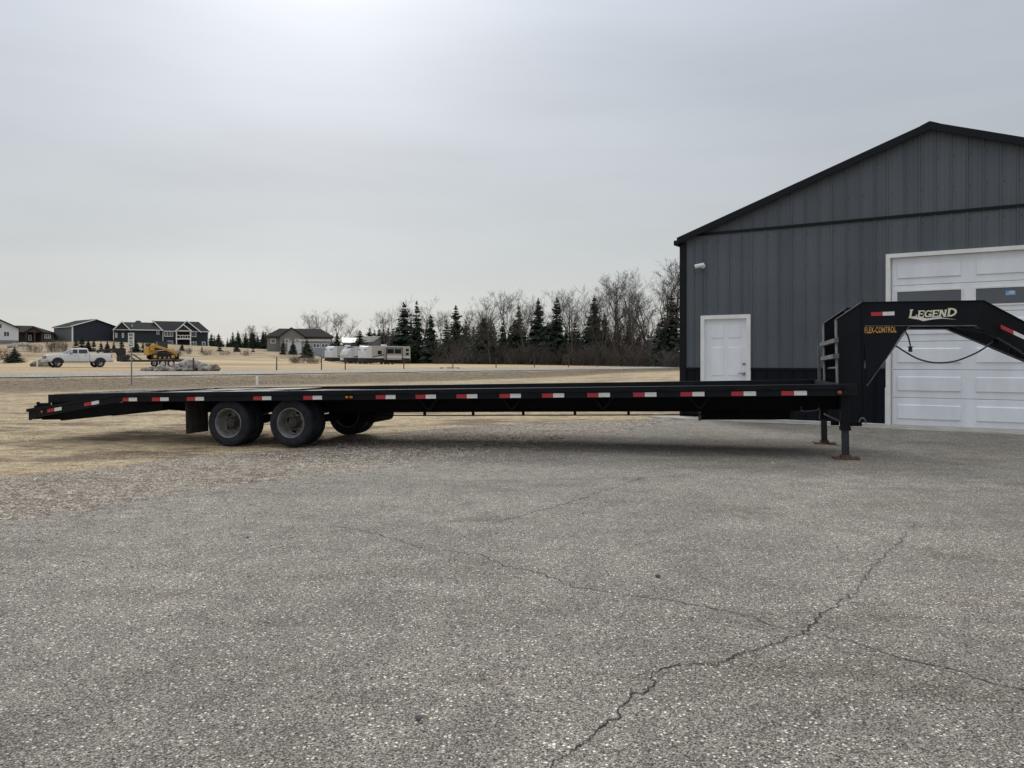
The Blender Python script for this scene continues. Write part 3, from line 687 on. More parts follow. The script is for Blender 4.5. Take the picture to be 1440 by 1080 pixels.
a_, b_ = tl(1219.5, 463, .60), tl(1264, 463, .60); wd_ = max(v.co.x for v in me.vertices) - min(v.co.x for v in me.vertices)
me.transform(Matrix.Diagonal(((b_[0] - a_[0]) / wd_, 1, 1, 1)))
inst('lettering', me, TR, ((a_[0] + b_[0]) / 2, .603 - .0012, tl(1240, 464.3, .60)[1]))
x, z = tl(1229, 441.5, .6); tape(x, z - .027, tl(1262, None, .6), z - .027, yf, .05)
p0, p1 = tl(1413, 459.5, .62), tl(1446, 476.5, .68); tape(p0[0], p0[1] - .02, p1[0] - .0, p1[1] - .02, .628 + .035, .05)

# landing jacks
for yy in (.25, W - .35):
    x = tl(1189, None, .25); zg = .021 - T0.z - TS * x + .001
    j = tp(MB().box(x - .055, x + .055, yy - .055, yy + .055, zg + .40, D - .139, .006).box(x - .062, x + .062, yy - .062, yy + .062, zg + .37, zg + .42), 'jack', blk)
    leg = tp(MB().box(x - .042, x + .042, yy - .042, yy + .042, zg + .03, zg + .38, .006), 'jack_leg', leg_m, j)
    ft = MB(); R = 10
    ft.loft([[(x - .15, yy - .13, zg), (x + .15, yy - .13, zg), (x + .15, yy + .13, zg), (x - .15, yy + .13, zg)], [(x - .15, yy - .13, zg + .012), (x + .15, yy - .13, zg + .012), (x + .15, yy + .13, zg + .012), (x - .15, yy + .13, zg + .012)]])
    ft.prism([(x - .152, zg + .006), (x - .13, zg + .008), (x - .13, zg + .015), (x - .155, zg + .022)], yy - .13, yy + .13).prism([(x + .152, zg + .006), (x + .13, zg + .008), (x + .13, zg + .015), (x + .155, zg + .022)], yy - .13, yy + .13)
    ft.box(x - .06, x + .06, yy - .06, yy + .06, zg + .011, zg + .05)
    tp(ft, 'jack_foot', rust_m, j)
tp(MB().cyl((x, .31, zg + .46), (x, W - .41, zg + .46), .016, 10), 'jack_shaft', edge_m, TR, True)
tp(MB().box(x + .062, x + .20, .22, .27, zg + .425, zg + .475), 'jack_bracket', blk2); tp(MB().box(x - .16, x - .062, .30, .34, zg + .43, zg + .48), 'jack_bracket', blk2)
tp(MB().tube(catmull([(x + .17, .25, zg + .47), (x + .19, .25, zg + .52), (x + .225, .25, zg + .525), (x + .245, .25, zg + .49), (x + .25, .25, zg + .46)], 5), .010, 8), 'crank_hook', edge_m, TR, True)
tp(MB().tube(catmull(pth([(1128, 572), (1129, 578), (1140, 578), (1150, 576.5), (1153, 573.5)], .4), 5), .008, 6), 'crank_handle', edge_m, TR, True)

# ------------------------------------------------------------------ steel shop building
grey_p = mat('charcoal_steel_panel', (.089, .103, .118), .5, spec=.35, var=.08, vscale=.8, rand=.09, bump=.03, bscale=6, metal=.0)
blk_p = mat('black_steel_panel', (.0055, .007, .0115), .5, var=.1, vscale=1., spec=.15)
trim_b = mat('black_trim', (.005, .0062, .009), .45, var=.1, vscale=2., spec=.2)
white_t = mat('white_trim', (.76, .76, .74), .5, var=.07, vscale=4., bump=.05)
door_w = mat('white_door_paint', (.79, .815, .85), .45, var=.045, vscale=2.5, stretch=(1.6, 1, .5), rand=.02, detail=7)
conc = mat('concrete', (.30, .28, .25), .9, col2=(.40, .38, .34), vscale=3., bump=.25, bscale=40, detail=8)
glass_d = mat('dark_glass', (.09, .10, .115), .12, var=.1, vscale=1.)
BO = Vector((3.87, 17.55, .015)); BR = atan2(-.5387, .8425)
BL = thing('steel_shop_building', 'charcoal metal shop building with black wainscot and white overhead door', 'building', BO, BR)
def bt(px, py=None, off=0.):
    """wall coordinate t (and height) for a photo pixel on the front wall, off metres in front of it"""
    q = (px - 720) / F; ox, oy = BO.x - .5387 * off, BO.y - .8425 * off
    t_ = (q * oy - ox) / (.8425 + .5387 * q)
    if py is None: return t_
    Yd = oy - .5387 * t_; return t_, H - (py - HOR) * Yd / F - BO.z
BW, EH, PK, BD = 10.02, 4.03, 5.80, 15.
def roofz(t_): return EH + (PK - EH) * (1 - abs(t_ - BW / 2) / (BW / 2))
DT0, DT1, DZT = bt(986), bt(1056), bt(1020, 443)[1]                   # walk door opening with its trim
GT0 = bt(1246); GT1 = GT0 + 4.15; GZT = bt(1246, 358)[1]
WZ, BZ = bt(1010, 518)[1], bt(985, 330)[1]
def panel_mesh(t0, t1, zb, zt0, zt1, off=0.):
    P = [(t0, 0), (t0 + .012, .020), (t0 + .034, .020), (t0 + .046, 0)]; w = t1 - t0
    for c in (.37, .70): P += [(t0 + w * c - .012, 0), (t0 + w * c - .006, .004), (t0 + w * c + .006, .004), (t0 + w * c + .012, 0)]
    P.append((t1, 0)); P = [p for p in P if p[0] <= t1 + 1e-6]
    mb = MB()
    for k, (t_, o_) in enumerate(P):
        zt = lerp(zt0, zt1, (t_ - t0) / max(w, 1e-6)); mb.v += [(t_, -o_ - off, zb), (t_, -o_ - off, zt)]
        if k: i = 2 * k; mb.f.append((i - 2, i, i + 1, i - 1))
    return mb
PWD = .2667
cuts = sorted(set([k * PWD for k in range(int(BW / PWD) + 1)] + [BW, DT0, DT1, GT0, GT1]))
keep = (0, BW, DT0, DT1, GT0, GT1)
cuts = [c for c in cuts if c in keep or min(abs(c - k) for k in keep) > .06]
for a, b in zip(cuts, cuts[1:]):
    mid = (a + b) / 2; ind = DT0 < mid < DT1; ing = GT0 < mid < GT1
    if not (ind or ing): panel_mesh(a, b, .0, WZ, WZ).build('wainscot_panel', blk_p, BL, recalc=False)
    zb = DZT if ind else (GZT if ing else WZ)
    panel_mesh(a, b, zb, BZ, BZ).build('wall_panel', grey_p, BL, recalc=False)
    r0, r1 = roofz(a) - .02, roofz(b) - .02
    if max(r0, r1) > BZ + .03: panel_mesh(a, b, BZ, max(BZ, r0), max(BZ, r1)).build('gable_panel', grey_p, BL, recalc=False)
def bp(mb, name, m, par=BL): return mb.build(name, m, par)
scr = MB()
for zz in (.35, 1.02, 1.75, 2.5, 3.25, 3.95, 4.6, 5.2):
    for k in range(int(BW / PWD) + 1):
        t_ = k * PWD + .075
        if (DT0 - .05 < t_ < DT1 + .05 and zz < DZT) or (GT0 - .05 < t_ < GT1 + .05 and zz < GZT + .05) or zz > roofz(t_) - .15: continue
        scr.box(t_ - .007, t_ + .007, -.008, .0, zz - .007, zz + .007)
stuff(scr.build('panel_screws', blk_p, BL))
bp(MB().box(0, .02, .0, BD, 0, EH).box(BW - .02, BW, .0, BD, 0, EH).box(0, BW, BD - .02, BD + .0, 0, EH), 'side_walls', grey_p)
bp(MB().prism([(0, EH), (BW, EH), (BW / 2, PK)], BD - .02, BD), 'rear_gable', grey_p)
OV, RT = .16, .13
roof_m = mat('black_roof_steel', (.012, .014, .018), .4, var=.1)
sl = (PK - EH) / (BW / 2)
for s in (-1, 1):
    c = BW / 2; e = c + s * (c + .05)
    ze = PK - sl * (c + .05)
    rf = bp(MB().prism([(c, PK + .02), (e, ze + .02), (e, ze + .05), (c, PK + .05)], -OV + .03, BD + OV - .03), 'roof', roof_m)
    bp(MB().prism([(c - s * .001, PK - .085), (e, ze - .085), (e, ze + .062), (c - s * .001, PK + .062)], -OV, -OV + .025), 'rake_trim', trim_b, rf)
    bp(MB().prism([(c, PK - .02), (e, ze - .02), (e, ze - .012), (c, PK - .012)], -OV + .026, -.001), 'soffit', trim_b, rf)
    bp(MB().box(*sorted((e, e + s * .075)), -OV - .01, BD + OV, ze - .11, ze + .005, .012), 'gutter', trim_b, rf)
bp(MB().prism([(BW / 2 - .16, PK + .02 - .16 * sl + .045), (BW / 2, PK + .075), (BW / 2 + .16, PK + .02 - .16 * sl + .045), (BW / 2, PK + .035)], -OV - .005, BD + OV), 'ridge_cap', trim_b)
bp(MB().box(.12, BW - .12, -.034, .0, BZ - .028, BZ + .028), 'band_trim', trim_b)
for a, b in ((.12, DT0), (DT1, GT0), (GT1, BW - .12)): 
    bp(MB().box(a, b, -.030, 0, WZ - .022, WZ + .018), 'wainscot_cap', trim_b)
    bp(MB().box(a, b, -.035, 0, -.012, .03), 'base_trim', white_t if a > 1 else trim_b)
for a, b in ((-.03, .12), (BW - .12, BW + .03)): bp(MB().box(a, b, -.032, .14, -.01, EH - .06), 'corner_trim', trim_b)
# walk door
fr = .085
wd = bp(MB().box(DT0 + fr, DT1 - fr, .035, .08, .02, DZT - fr), 'walk_door', door_w)
bp(MB().box(DT0, DT0 + fr, -.045, .09, 0, DZT).box(DT1 - fr, DT1, -.045, .09, 0, DZT).box(DT0 + fr, DT1 - fr, -.044, .09, DZT - fr, DZT), 'door_frame', white_t, wd)
bp(MB().box(DT0 + fr, DT1 - fr, -.06, .09, -.005, .02), 'threshold', white_t, wd)
def raised(x0, x1, z0, z1, y, dpt=.010, bev=.022):
    return MB().loft([[(x0, y, z0), (x1, y, z0), (x1, y, z1), (x0, y, z1)], [(x0 + bev * .4, y + dpt * .8, z0 + bev * .4), (x1 - bev * .4, y + dpt * .8, z0 + bev * .4), (x1 - bev * .4, y + dpt * .8, z1 - bev * .4), (x0 + bev * .4, y + dpt * .8, z1 - bev * .4)], [(x0 + bev, y - dpt, z0 + bev), (x1 - bev, y - dpt, z0 + bev), (x1 - bev, y - dpt, z1 - bev), (x0 + bev, y - dpt, z1 - bev)]])
dw, dh = DT1 - DT0 - 2 * fr, DZT - fr - .02
for cx in (.13, .54):
    for z0, z1 in ((.09, .35), (.42, .72), (.80, .94)):
        raised(DT0 + fr + dw * cx, DT0 + fr + dw * (cx + .33), .02 + dh * z0, .02 + dh * z1, .034).build('door_panel', door_w, wd)
brass = mat('satin_nickel', (.35, .32, .27), .35, metal=.8)
kx = DT1 - fr - .075
sbuild(MB().lathe([(.035, .0), (.035, -.012), (.012, -.016), (.012, -.05), (.03, -.06), (.03, -.085), (.001, -.09)], 16, (kx, .034, 1.0)).box(kx - .11, kx, -.045, -.03, .992, 1.012), 'door_handle', brass, wd)
sbuild(MB().lathe([(.033, .0), (.033, -.02), (.02, -.03), (.001, -.032)], 16, (kx, .034, 1.22)), 'deadbolt', brass, wd)
# overhead door
jb = .075; O0, O1, OZ = GT0 + jb, GT1 - jb, GZT - jb
gd = bp(MB().box(GT0, O0, -.05, .14, 0, GZT).box(O1, GT1, -.05, .14, 0, GZT).box(O0, O1, -.049, .14, OZ, GZT), 'door_jamb', white_t)
bp(MB().box(O0, O0 + .03, .06, .10, 0, OZ - .001), 'weather_seal', white_t, gd)
bp(MB().box(GT0 - .012, GT0 + .006, -.058, -.044, 0, .75), 'jamb_strip', white_t, gd)
NS = 6; sh = OZ / NS; cw = (O1 - O0) / 3
for k in range(NS):
    z0, z1 = k * sh + .003, (k + 1) * sh - .003
    sec = MB()
    sec.loft([[(O0 + .002, .10, z0), (O1 - .002, .10, z0), (O1 - .002, .10, z1), (O0 + .002, .10, z1)][::1], [(O0 + .002, .068, z0), (O1 - .002, .068, z0), (O1 - .002, .068, z1), (O0 + .002, .068, z1)], [(O0 + .004, .060, z0 + .008), (O1 - .004, .060, z0 + .008), (O1 - .004, .060, z1 - .008), (O0 + .004, .060, z1 - .008)]])
    s_ = bp(sec, 'door_section', door_w, BL)
    for c in range(3):
        x0, x1 = O0 + c * cw + .09, O0 + (c + 1) * cw - .09
        if k == 4:
            bp(MB().box(x0, x1, .040, .0595, z0 + .10, z0 + .13).box(x0, x1, .040, .0595, z1 - .12, z1 - .09).box(x0, x0 + .03, .041, .0595, z0 + .13, z1 - .12).box(x1 - .03, x1, .041, .0595, z0 + .13, z1 - .12), 'window_frame', white_t, s_)
            bp(MB().box(x0 + .03, x1 - .03, .050, .0592, z0 + .13, z1 - .12), 'pane', glass_d, s_)
        else:
            raised(x0, x1, z0 + .10, z1 - .10, .0595, .024, .045).build('door_panel', door_w, s_)
sx, sz = bt(1421, 411.5)
bp(MB().box(sx - .075, sx + .075, .046, .0498, sz - .04, sz + .04), 'window_sticker', mat('blue_sticker', (.10, .30, .62), .5, col2=(.42, .55, .68), vscale=12.))
bp(MB().box(O0, O1, .05, .11, -.01, .002), 'bottom_seal', trim_b, gd)
# security camera
st, sz = bt(981, 374, .1)
cm = thing('security_camera', 'white bullet security camera mounted on the charcoal wall', 'camera', BL.matrix_basis @ Vector((0, 0, 0)), BR)
cm.location = (BO.x + .8425 * st + .5387 * 0, BO.y - .5387 * st, sz + BO.z)
wpl = mat('white_plastic', (.72, .73, .74), .35)
cdir = Vector((-.9, -.35, -.18)).normalized(); c0 = Vector((.06, -.13, .0))
sbuild(MB().tube([c0 - cdir * .10, c0 - cdir * .09, c0 + cdir * .10, c0 + cdir * .11], [.035, .048, .048, .044], 16), 'camera_body', wpl, cm)
sbuild(MB().tube([c0 + cdir * .105, c0 + cdir * .114], .036, 16), 'camera_lens', glass_d, cm)
sbuild(MB().cyl((.10, .0, .0), (.10, -.03, .0), .055, 16).tube([(.10, -.02, 0), (.09, -.08, -.02), tuple(c0)], .016, 8), 'camera_bracket', wpl, cm)
# concrete apron along the front
ap = MB(); n_ = 120; A0, A1 = -.75, 12.
def apron_w(t_): return interp([(-.75, .25), (-.2, .55), (1.2, .72), (3, .62), (4.2, .85), (12, .95)], t_) + .03 * n1(t_ * 3, 41) + .015 * n1(t_ * 11, 42)
for k in range(n_ + 1):
    t_ = A0 + (A1 - A0) * k / n_
    for o_ in (-.3, apron_w(t_), apron_w(t_) + .02):
        X_, Y_ = BO.x + .8425 * t_ - .5387 * o_, BO.y - .5387 * t_ - .8425 * o_
        ap.v.append((X_, Y_, terr(X_, Y_) + (.034 if o_ <= apron_w(t_) else .01)))
    if k:
        i = 3 * k
        for c in (0, 1): ap.f.append((i - 3 + c, i - 2 + c, i + 1 + c, i + c))
struct(ap.build('concrete_apron', conc))

# ------------------------------------------------------------------ houses across the field
class Far:
    """a far building: root on the terrain, facade plane at depth Y; sizes measured in photo pixels at that depth"""
    def __init__(s, name, label, cat, pxc, Y, rz=0.):
        s.S = Y / F; s.pxc = pxc; p = at(pxc, Y); s.z = p.z; a = -math.atan((pxc - 720) / F); s.ca = cos(a); s.root = thing(name, label, cat, p, a + rz)
    def x(s, px): return (px - s.pxc) * s.S * s.ca
    def h(s, py): return H - (py - HOR) * s.S - s.z
    def part(s, mb, nm, m, par=None): return mb.build(nm, m, par or s.root)
    def wall(s, a, b, t, bt_, y0, y1, m, nm='wall'): return s.part(MB().box(s.x(a), s.x(b), y0, y1, s.h(bt_), s.h(t)), nm, m)
    def win(s, a, b, t, bt_, y, par=None, n=1, m=None):
        x0, x1, z0, z1 = s.x(a), s.x(b), s.h(bt_), s.h(t); e = .13
        f = MB().box(x0, x1, y - .06, y, z0, z0 + e).box(x0, x1, y - .06, y, z1 - e, z1).box(x0, x0 + e, y - .058, y, z0 + e, z1 - e).box(x1 - e, x1, y - .058, y, z0 + e, z1 - e)
        for k in range(1, n): c = lerp(x0, x1, k / n); f.box(c - .06, c + .06, y - .057, y, z0 + e, z1 - e)
        w = s.part(f, 'window', m or white_t, par); s.part(MB().box(x0 + e, x1 - e, y - .03, y - .004, z0 + e, z1 - e), 'pane', glass_d, w); return w
    def gable(s, a, c, b, te, ta, y0, y1, m, nm='roof', th=.25, trim=None):
        """front-facing gable roof: eaves at a,b (row te), apex c (row ta)"""
        xa, xc, xb, ze, za = s.x(a), s.x(c), s.x(b), s.h(te), s.h(ta)
        r = s.part(MB().prism([(xa, ze), (xc, za), (xb, ze), (xb, ze - th), (xc, za - th), (xa, ze - th)], y0, y1), nm, m)
        if trim: s.part(MB().prism([(xa, ze + .02), (xc, za + .02), (xb, ze + .02), (xb, ze - th - .05), (xc, za - th - .05), (xa, ze - th - .05)], y0 - .08, y0 - .002), 'rake_board', trim, r)
        return r
    def tri(s, a, c, b, te, ta, y0, y1, m, nm='gable_wall'):
        return s.part(MB().prism([(s.x(a), s.h(te)), (s.x(c), s.h(ta)), (s.x(b), s.h(te))], y0, y1), nm, m)
    def slope(s, a, b, te, tr, y0, y1, m, ra=None, rb=None, nm='roof', th=.22):
        """side-on roof: eave row te at y0 from a to b, ridge row tr at y1 from ra to rb, and the back slope"""
        ra = a if ra is None else ra; rb = b if rb is None else rb; k = (H - (tr - HOR) * s.S - s.z); e = s.h(te); d = y1 - y0
        f = [(s.x(a), y0, e), (s.x(b), y0, e), (s.x(rb), y1, k), (s.x(ra), y1, k)]; g = [(s.x(ra), y1, k), (s.x(rb), y1, k), (s.x(b), y1 + d, e), (s.x(a), y1 + d, e)]
        mb = MB()
        for q in (f, g): mb.loft([[(x, y, z - th) for x, y, z in q], q])
        for q in ((f[0], f[3], g[3]), (f[1], f[2], g[2])): mb.tri(*q)
        return s.part(mb, nm, m)
sid_d = mat('dark_blue_siding', (.032, .040, .050), .8, spec=.2, var=.1, vscale=2., stretch=(.2, .2, 8)); shin = mat('dark_shingle', (.022, .023, .026), .95, var=.25, vscale=3., spec=.08)
sid_g = mat('grey_siding', (.13, .135, .14), .7, var=.08, vscale=2.); sid_w = mat('white_siding', (.62, .63, .65), .6, var=.04); brn = mat('brown_stone_siding', (.055, .042, .034), .8, var=.3, vscale=3.)
shin_b = mat('brown_shingle', (.021, .018, .018), .95, var=.2, vscale=3., spec=.08); tan_s = mat('tan_grey_siding', (.19, .18, .165), .75, var=.1); found = mat('foundation', (.20, .19, .18), .9, var=.15); timber = mat('red_brown_timber', (.075, .035, .028), .7, var=.2)
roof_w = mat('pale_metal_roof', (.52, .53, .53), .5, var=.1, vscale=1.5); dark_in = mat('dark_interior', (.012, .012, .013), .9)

h = Far('house', 'large dark blue two storey house with white trim and gabled balcony', 'house', 228, 205)
h.wall(161, 230, 464, 497, .3, 12, sid_d); h.wall(229, 294.5, 464.5, 497, 0, 11, sid_d)
h.slope(159.5, 232, 464.2, 452.5, -.3, 6, shin, 172, 225)
h.tri(162.5, 172.5, 183, 464.2, 453.6, -.35, 4.5, sid_d); g_ = h.gable(160.5, 172.5, 184.5, 464.6, 452.6, -.6, 6, shin, trim=white_t)
h.slope(183, 205, 459, 449.2, 4.0, 9., shin, 191, 196, nm='rear_roof')
h.slope(228, 296.5, 465.2, 450.2, -.5, 5.5, shin, 214, 281.5)
h.part(MB().prism([(h.x(212.6), h.h(450.0)), (h.x(214.4), h.h(450.0)), (h.x(230), h.h(464.6)), (h.x(228), h.h(465))], -.75, -.52), 'rake_board', white_t)
h.tri(248, 263, 282, 465, 450.6, -.6, 5.4, sid_d); h.gable(246, 263, 284, 466, 450.0, -.95, 5.4, shin, trim=white_t)
h.tri(247.5, 258, 269, 464.5, 456.8, -2.3, -.7, sid_d); h.gable(246, 258, 270.5, 465.3, 455.8, -2.5, -.6, shin, trim=white_t)
h.part(MB().box(h.x(247), h.x(269), -2.3, -.02, h.h(465.6), h.h(464.4)), 'porch_beam', white_t)
for px in (247.3, 267.2): h.part(MB().box(h.x(px), h.x(px + 1.6), -2.3, -2.0, h.h(491), h.h(465.6)), 'porch_post', white_t)
h.part(MB().box(h.x(249), h.x(267.2), -.05, -.01, h.h(475), h.h(466)), 'balcony_opening', dark_in); h.part(MB().box(h.x(249), h.x(267.2), -.05, -.01, h.h(487), h.h(477.6)), 'patio_opening', dark_in)
bal = h.part(MB().box(h.x(247.2), h.x(268.6), -2.28, -.06, h.h(477.2), h.h(475.6)), 'balcony', white_t)
h.part(MB().box(h.x(249), h.x(267.2), -2.26, -2.18, h.h(472), h.h(471.2)), 'railing', white_t, bal)
for k in range(4): px = 253 + k * 3.6; h.part(MB().box(h.x(px), h.x(px + .7), -2.25, -2.19, h.h(475.6), h.h(472)), 'railing_post', white_t, bal)
for a in ((231, 243.5, 465.6, 473.2, 0, 3), (269, 277, 465.8, 473.2, 0, 1), (235, 243.3, 479, 486.6, 0, 1), (269, 277.2, 480, 486.4, 0, 2), (285.2, 290.2, 480, 486.6, 0, 1), (220, 224, 465.6, 470.3, .3, 1), (163.6, 166.2, 469, 475.4, .3, 1), (172.6, 175.2, 469, 475.4, .3, 1)): h.win(a[0], a[1], a[2], a[3], a[4] - .002, None, a[5])
for px in (228.7, 293.7, 160.8): h.part(MB().box(h.x(px), h.x(px + .9), -.06 if px > 200 else .24, .3 if px > 200 else .5, h.h(491), h.h(464.8)), 'corner_board', white_t)
h.part(MB().box(h.x(161), h.x(229), -.34, .29, h.h(465), h.h(463.9)), 'fascia', white_t); h.part(MB().box(h.x(229), h.x(296), -.54, -.01, h.h(466.2), h.h(465.2)), 'fascia', white_t)
h.part(MB().cyl((h.x(186), 2, h.h(461)), (h.x(186), 2, h.h(456.5)), .09, 8), 'roof_vent', white_t)

h = Far('storage_shed', 'tall shed with dark gable end, pale grey side and dark roof', 'shed', 122, 200, radians(20))
w_, d_, e_, a_ = 11.0, 13., h.h(459.5), h.h(449.8); x0 = h.x(100.5)
h.part(MB().box(x0, x0 + w_, 0, .2, -1.5, e_), 'gable_end', sid_d); h.part(MB().prism([(x0, e_), (x0 + w_, e_), (x0 + w_ / 2, a_)], 0.01, .2), 'gable_wall', sid_d)
h.part(MB().box(x0, x0 + .2, .2, d_, -1.5, e_).box(x0 + w_ - .2, x0 + w_, .2, d_, -1.5, e_).box(x0 + .2, x0 + w_ - .2, d_ - .2, d_, -1.5, e_), 'side_wall', sid_g)
r_ = h.part(MB().prism([(x0 - .4, e_ - .05), (x0 + w_ / 2, a_ + .1), (x0 + w_ + .4, e_ - .05), (x0 + w_ + .4, e_ + .15), (x0 + w_ / 2, a_ + .32), (x0 - .4, e_ + .15)], -.35, d_ + .3), 'roof', shin)
h.part(MB().prism([(x0 - .45, e_ - .12), (x0 + w_ / 2, a_ + .05), (x0 + w_ / 2, a_ + .3), (x0 - .45, e_ + .13)], -.42, -.352), 'rake_board', white_t, r_)
h.part(MB().box(x0 - .06, x0 + .22, -.06, .24, -1.5, e_ - .05), 'corner_board', white_t); h.part(MB().box(x0 - .42, x0 - .30, -.3, d_, e_ - .18, e_ - .0), 'gutter', white_t, r_)

h = Far('house', 'low brown house with dark hip roof and timber gabled porch', 'house', 50, 195)
h.wall(24, 76, 467, 488, 0, 11, brn); h.slope(21, 78.5, 467.5, 457, -.6, 6, shin_b, 21, 46)
h.tri(35.5, 47, 59.5, 467, 460.6, -2.2, 5, timber); h.gable(34, 47, 61, 467.6, 459.8, -2.5, 5, shin_b)
h.part(MB().box(h.x(35), h.x(60), -2.3, -1.9, h.h(467.5), h.h(465.8)), 'porch_beam', timber)
for px in (36, 47.5, 58): h.part(MB().box(h.x(px), h.x(px + 2.2), -2.3, -1.9, h.h(487), h.h(467.5)), 'porch_post', brn)
h.part(MB().box(h.x(38.5), h.x(57.8), -.04, -.002, h.h(480), h.h(467.8)), 'porch_opening', dark_in); h.win(39.8, 44.5, 471, 479, -.045); h.win(62.5, 71.5, 469.5, 475.8, -.002, None, 3)
h = Far('house', 'white house gable wall with dark roof edge and paired dark windows', 'house', 5, 185)
h.part(MB().prism([(h.x(-28), h.h(492)), (h.x(26.3), h.h(492)), (h.x(26.3), h.h(460.4)), (h.x(-3), h.h(449.2)), (h.x(-28), h.h(460))], 0, 12), 'wall', sid_w)
h.gable(-30, -3, 28, 460.6, 447.8, -.5, 12.3, shin, th=.3); h.part(MB().box(h.x(-28), h.x(26.4), -.05, -.002, h.h(492), h.h(478.4)), 'foundation', found)
for a, b in ((6, 8.8), (9.9, 12.4)): h.win(a, b, 466.8, 472.4, -.002, None, 1, shin)
h.win(-2, 2, 456, 461, -.002, None, 1, shin)

h = Far('house', 'tan grey ranch house with wide dark shingled roof among bare trees', 'house', 425, 190)
h.wall(376, 468, 473, 503, 0, 10, tan_s); h.slope(373, 471, 473.5, 461, -.5, 5.5, shin_b, 392, 452)
h.tri(394, 410, 428, 473.2, 461.4, -2, 5, tan_s); h.gable(392, 410, 430, 474, 460.6, -2.4, 5, shin_b); h.wall(394, 428, 473, 503, -2, -.002, tan_s, 'front_wing')
h.win(401, 407, 477, 483, -2.003); h.win(415, 421, 477, 483, -2.003); h.win(381, 388, 477, 483, -.003); h.win(440, 450, 477, 483, -.003, None, 2)
h = Far('garden_shed', 'low white outbuilding with flat pale roof and bluish windows', 'shed', 435, 172)
h.wall(404.5, 424, 480, 502, 0, 5, sid_w); h.wall(424, 465, 478.5, 502, .6, 5, mat('blue_grey_siding', (.30, .33, .37), .6, var=.15, vscale=3))
h.part(MB().box(h.x(420), h.x(466), .2, 5.4, h.h(479.8), h.h(477.2)), 'roof', roof_w); h.part(MB().box(h.x(404), h.x(424.4), -.2, 5.2, h.h(480.2), h.h(479.2)), 'wing_roof', roof_w)
for a in (427, 440, 452): h.win(a, a + 10, 483, 489, .597, None, 2)
h = Far('metal_shed', 'small pale metal shed with shallow gable roof behind the campers', 'shed', 490, 185)
h.wall(482, 500, 481, 500, 0, 8, sid_g); h.slope(481, 501, 481.5, 474.5, -.3, 4, roof_w)
h = Far('farm_shed', 'white roofed gable shed joined to an open dark lean-to', 'shed', 538, 178)
h.part(MB().prism([(h.x(524), h.h(502)), (h.x(536), h.h(502)), (h.x(536), h.h(474.5)), (h.x(524), h.h(481))], 0, 9), 'wall', sid_g)
h.part(MB().prism([(h.x(508), h.h(473.2)), (h.x(537), h.h(472.6)), (h.x(524), h.h(480.8)), (h.x(508), h.h(481.6))], .4, 9), 'roof', roof_w)
h.wall(508, 524, 481, 502, .5, 8.8, sid_g, 'rear_wall')
ln = h.wall(536, 552, 474.5, 502, -.2, 8, dark_in, 'lean_to'); h.part(MB().box(h.x(535.5), h.x(565), -.6, 8, h.h(474.6), h.h(473.4)), 'lean_to_roof', shin, ln)
h.part(MB().box(h.x(552), h.x(564.5), -.1, 8, h.h(502), h.h(481.5)), 'lean_to_wall', shin_b, ln)
for px in (551.2, 563.6): h.part(MB().box(h.x(px), h.x(px + 1.), -.5, -.3, h.h(502), h.h(474.6)), 'lean_to_post', timber, ln)

# ------------------------------------------------------------------ pickup, equipment trailer, loader
paint_w = mat('white_car_paint', (.58, .59, .60), .3, var=.03); blkpl = mat('black_plastic', (.014, .014, .015), .55); chrome = mat('chrome', (.45, .45, .46), .22, metal=.9)
def wheel_set(name, r, w, rim_mat, rim_r):
    t_ = smo(MB().lathe([(rim_r, -w * .42), (r * .82, -w * .5), (r * .95, -w * .46), (r, -w * .36), (r, w * .36), (r * .95, w * .46), (r * .82, w * .5), (rim_r, w * .42)], 28).mesh('tyre')); t_.materials.append(rub_m)
    q = MB().lathe([(rim_r * 1.04, -w * .42), (rim_r, -w * .46), (rim_r * .9, -w * .36), (rim_r * .85, -w * .1), (rim_r * .8, 0)], 20)
    for k in range(6):
        a = 2 * pi * k / 6; c, s = cos(a), sin(a); hw = rim_r * .16
        q.loft([[(.0 * c - s * hw, -w * .40, .0 * s + c * hw), (s * hw, -w * .40, -c * hw), (s * hw, -w * .2, -c * hw), (-s * hw, -w * .2, c * hw)], [(rim_r * .92 * c - s * hw, -w * .34, rim_r * .92 * s + c * hw), (rim_r * .92 * c + s * hw, -w * .34, rim_r * .92 * s - c * hw), (rim_r * .92 * c + s * hw, -w * .1, rim_r * .92 * s - c * hw), (rim_r * .92 * c - s * hw, -w * .1, rim_r * .92 * s + c * hw)]])
    q.lathe([(rim_r * .3, -w * .43), (.001, -w * .45)], 12)
    q = q.mesh('rim'); q.materials.append(rim_mat); return t_, q
def put_wheels(root, me, pos):
    for x, y, z in pos:
        w = inst('wheel', me[0], root, (x, y, z), (0, hsh(x, y) * 6, 0 if y < 0 else pi)); inst('rim', me[1], w)
hd = atan2(-.69, -.72)
tk_p = at(109, 79.5)
TK = thing('pickup_truck', 'white four door pickup truck towing a black gooseneck equipment trailer', 'truck', tk_p, hd)
def ring(x, hw, zb, zt, r=.09, tum=.0):
    return [(x, -hw + r, zb), (x, hw - r, zb), (x, hw, zb + r), (x, hw + .0, zt - r * 1.6), (x, hw - tum - r, zt), (x, -hw + tum + r, zt), (x, -hw, zt - r * 1.6), (x, -hw, zb + r)]
bodyr = [ring(3.02, .86, .62, 1.16), ring(2.92, .95, .56, 1.27), ring(2.5, 1.0, .55, 1.34), ring(1.9, 1.01, .55, 1.39), ring(1.15, 1.0, .55, 1.43), ring(-.84, 1.0, .55, 1.43), ring(-.86, 1.0, .55, 1.43)]
sbuild(MB().loft(bodyr), 'body', paint_w, TK)
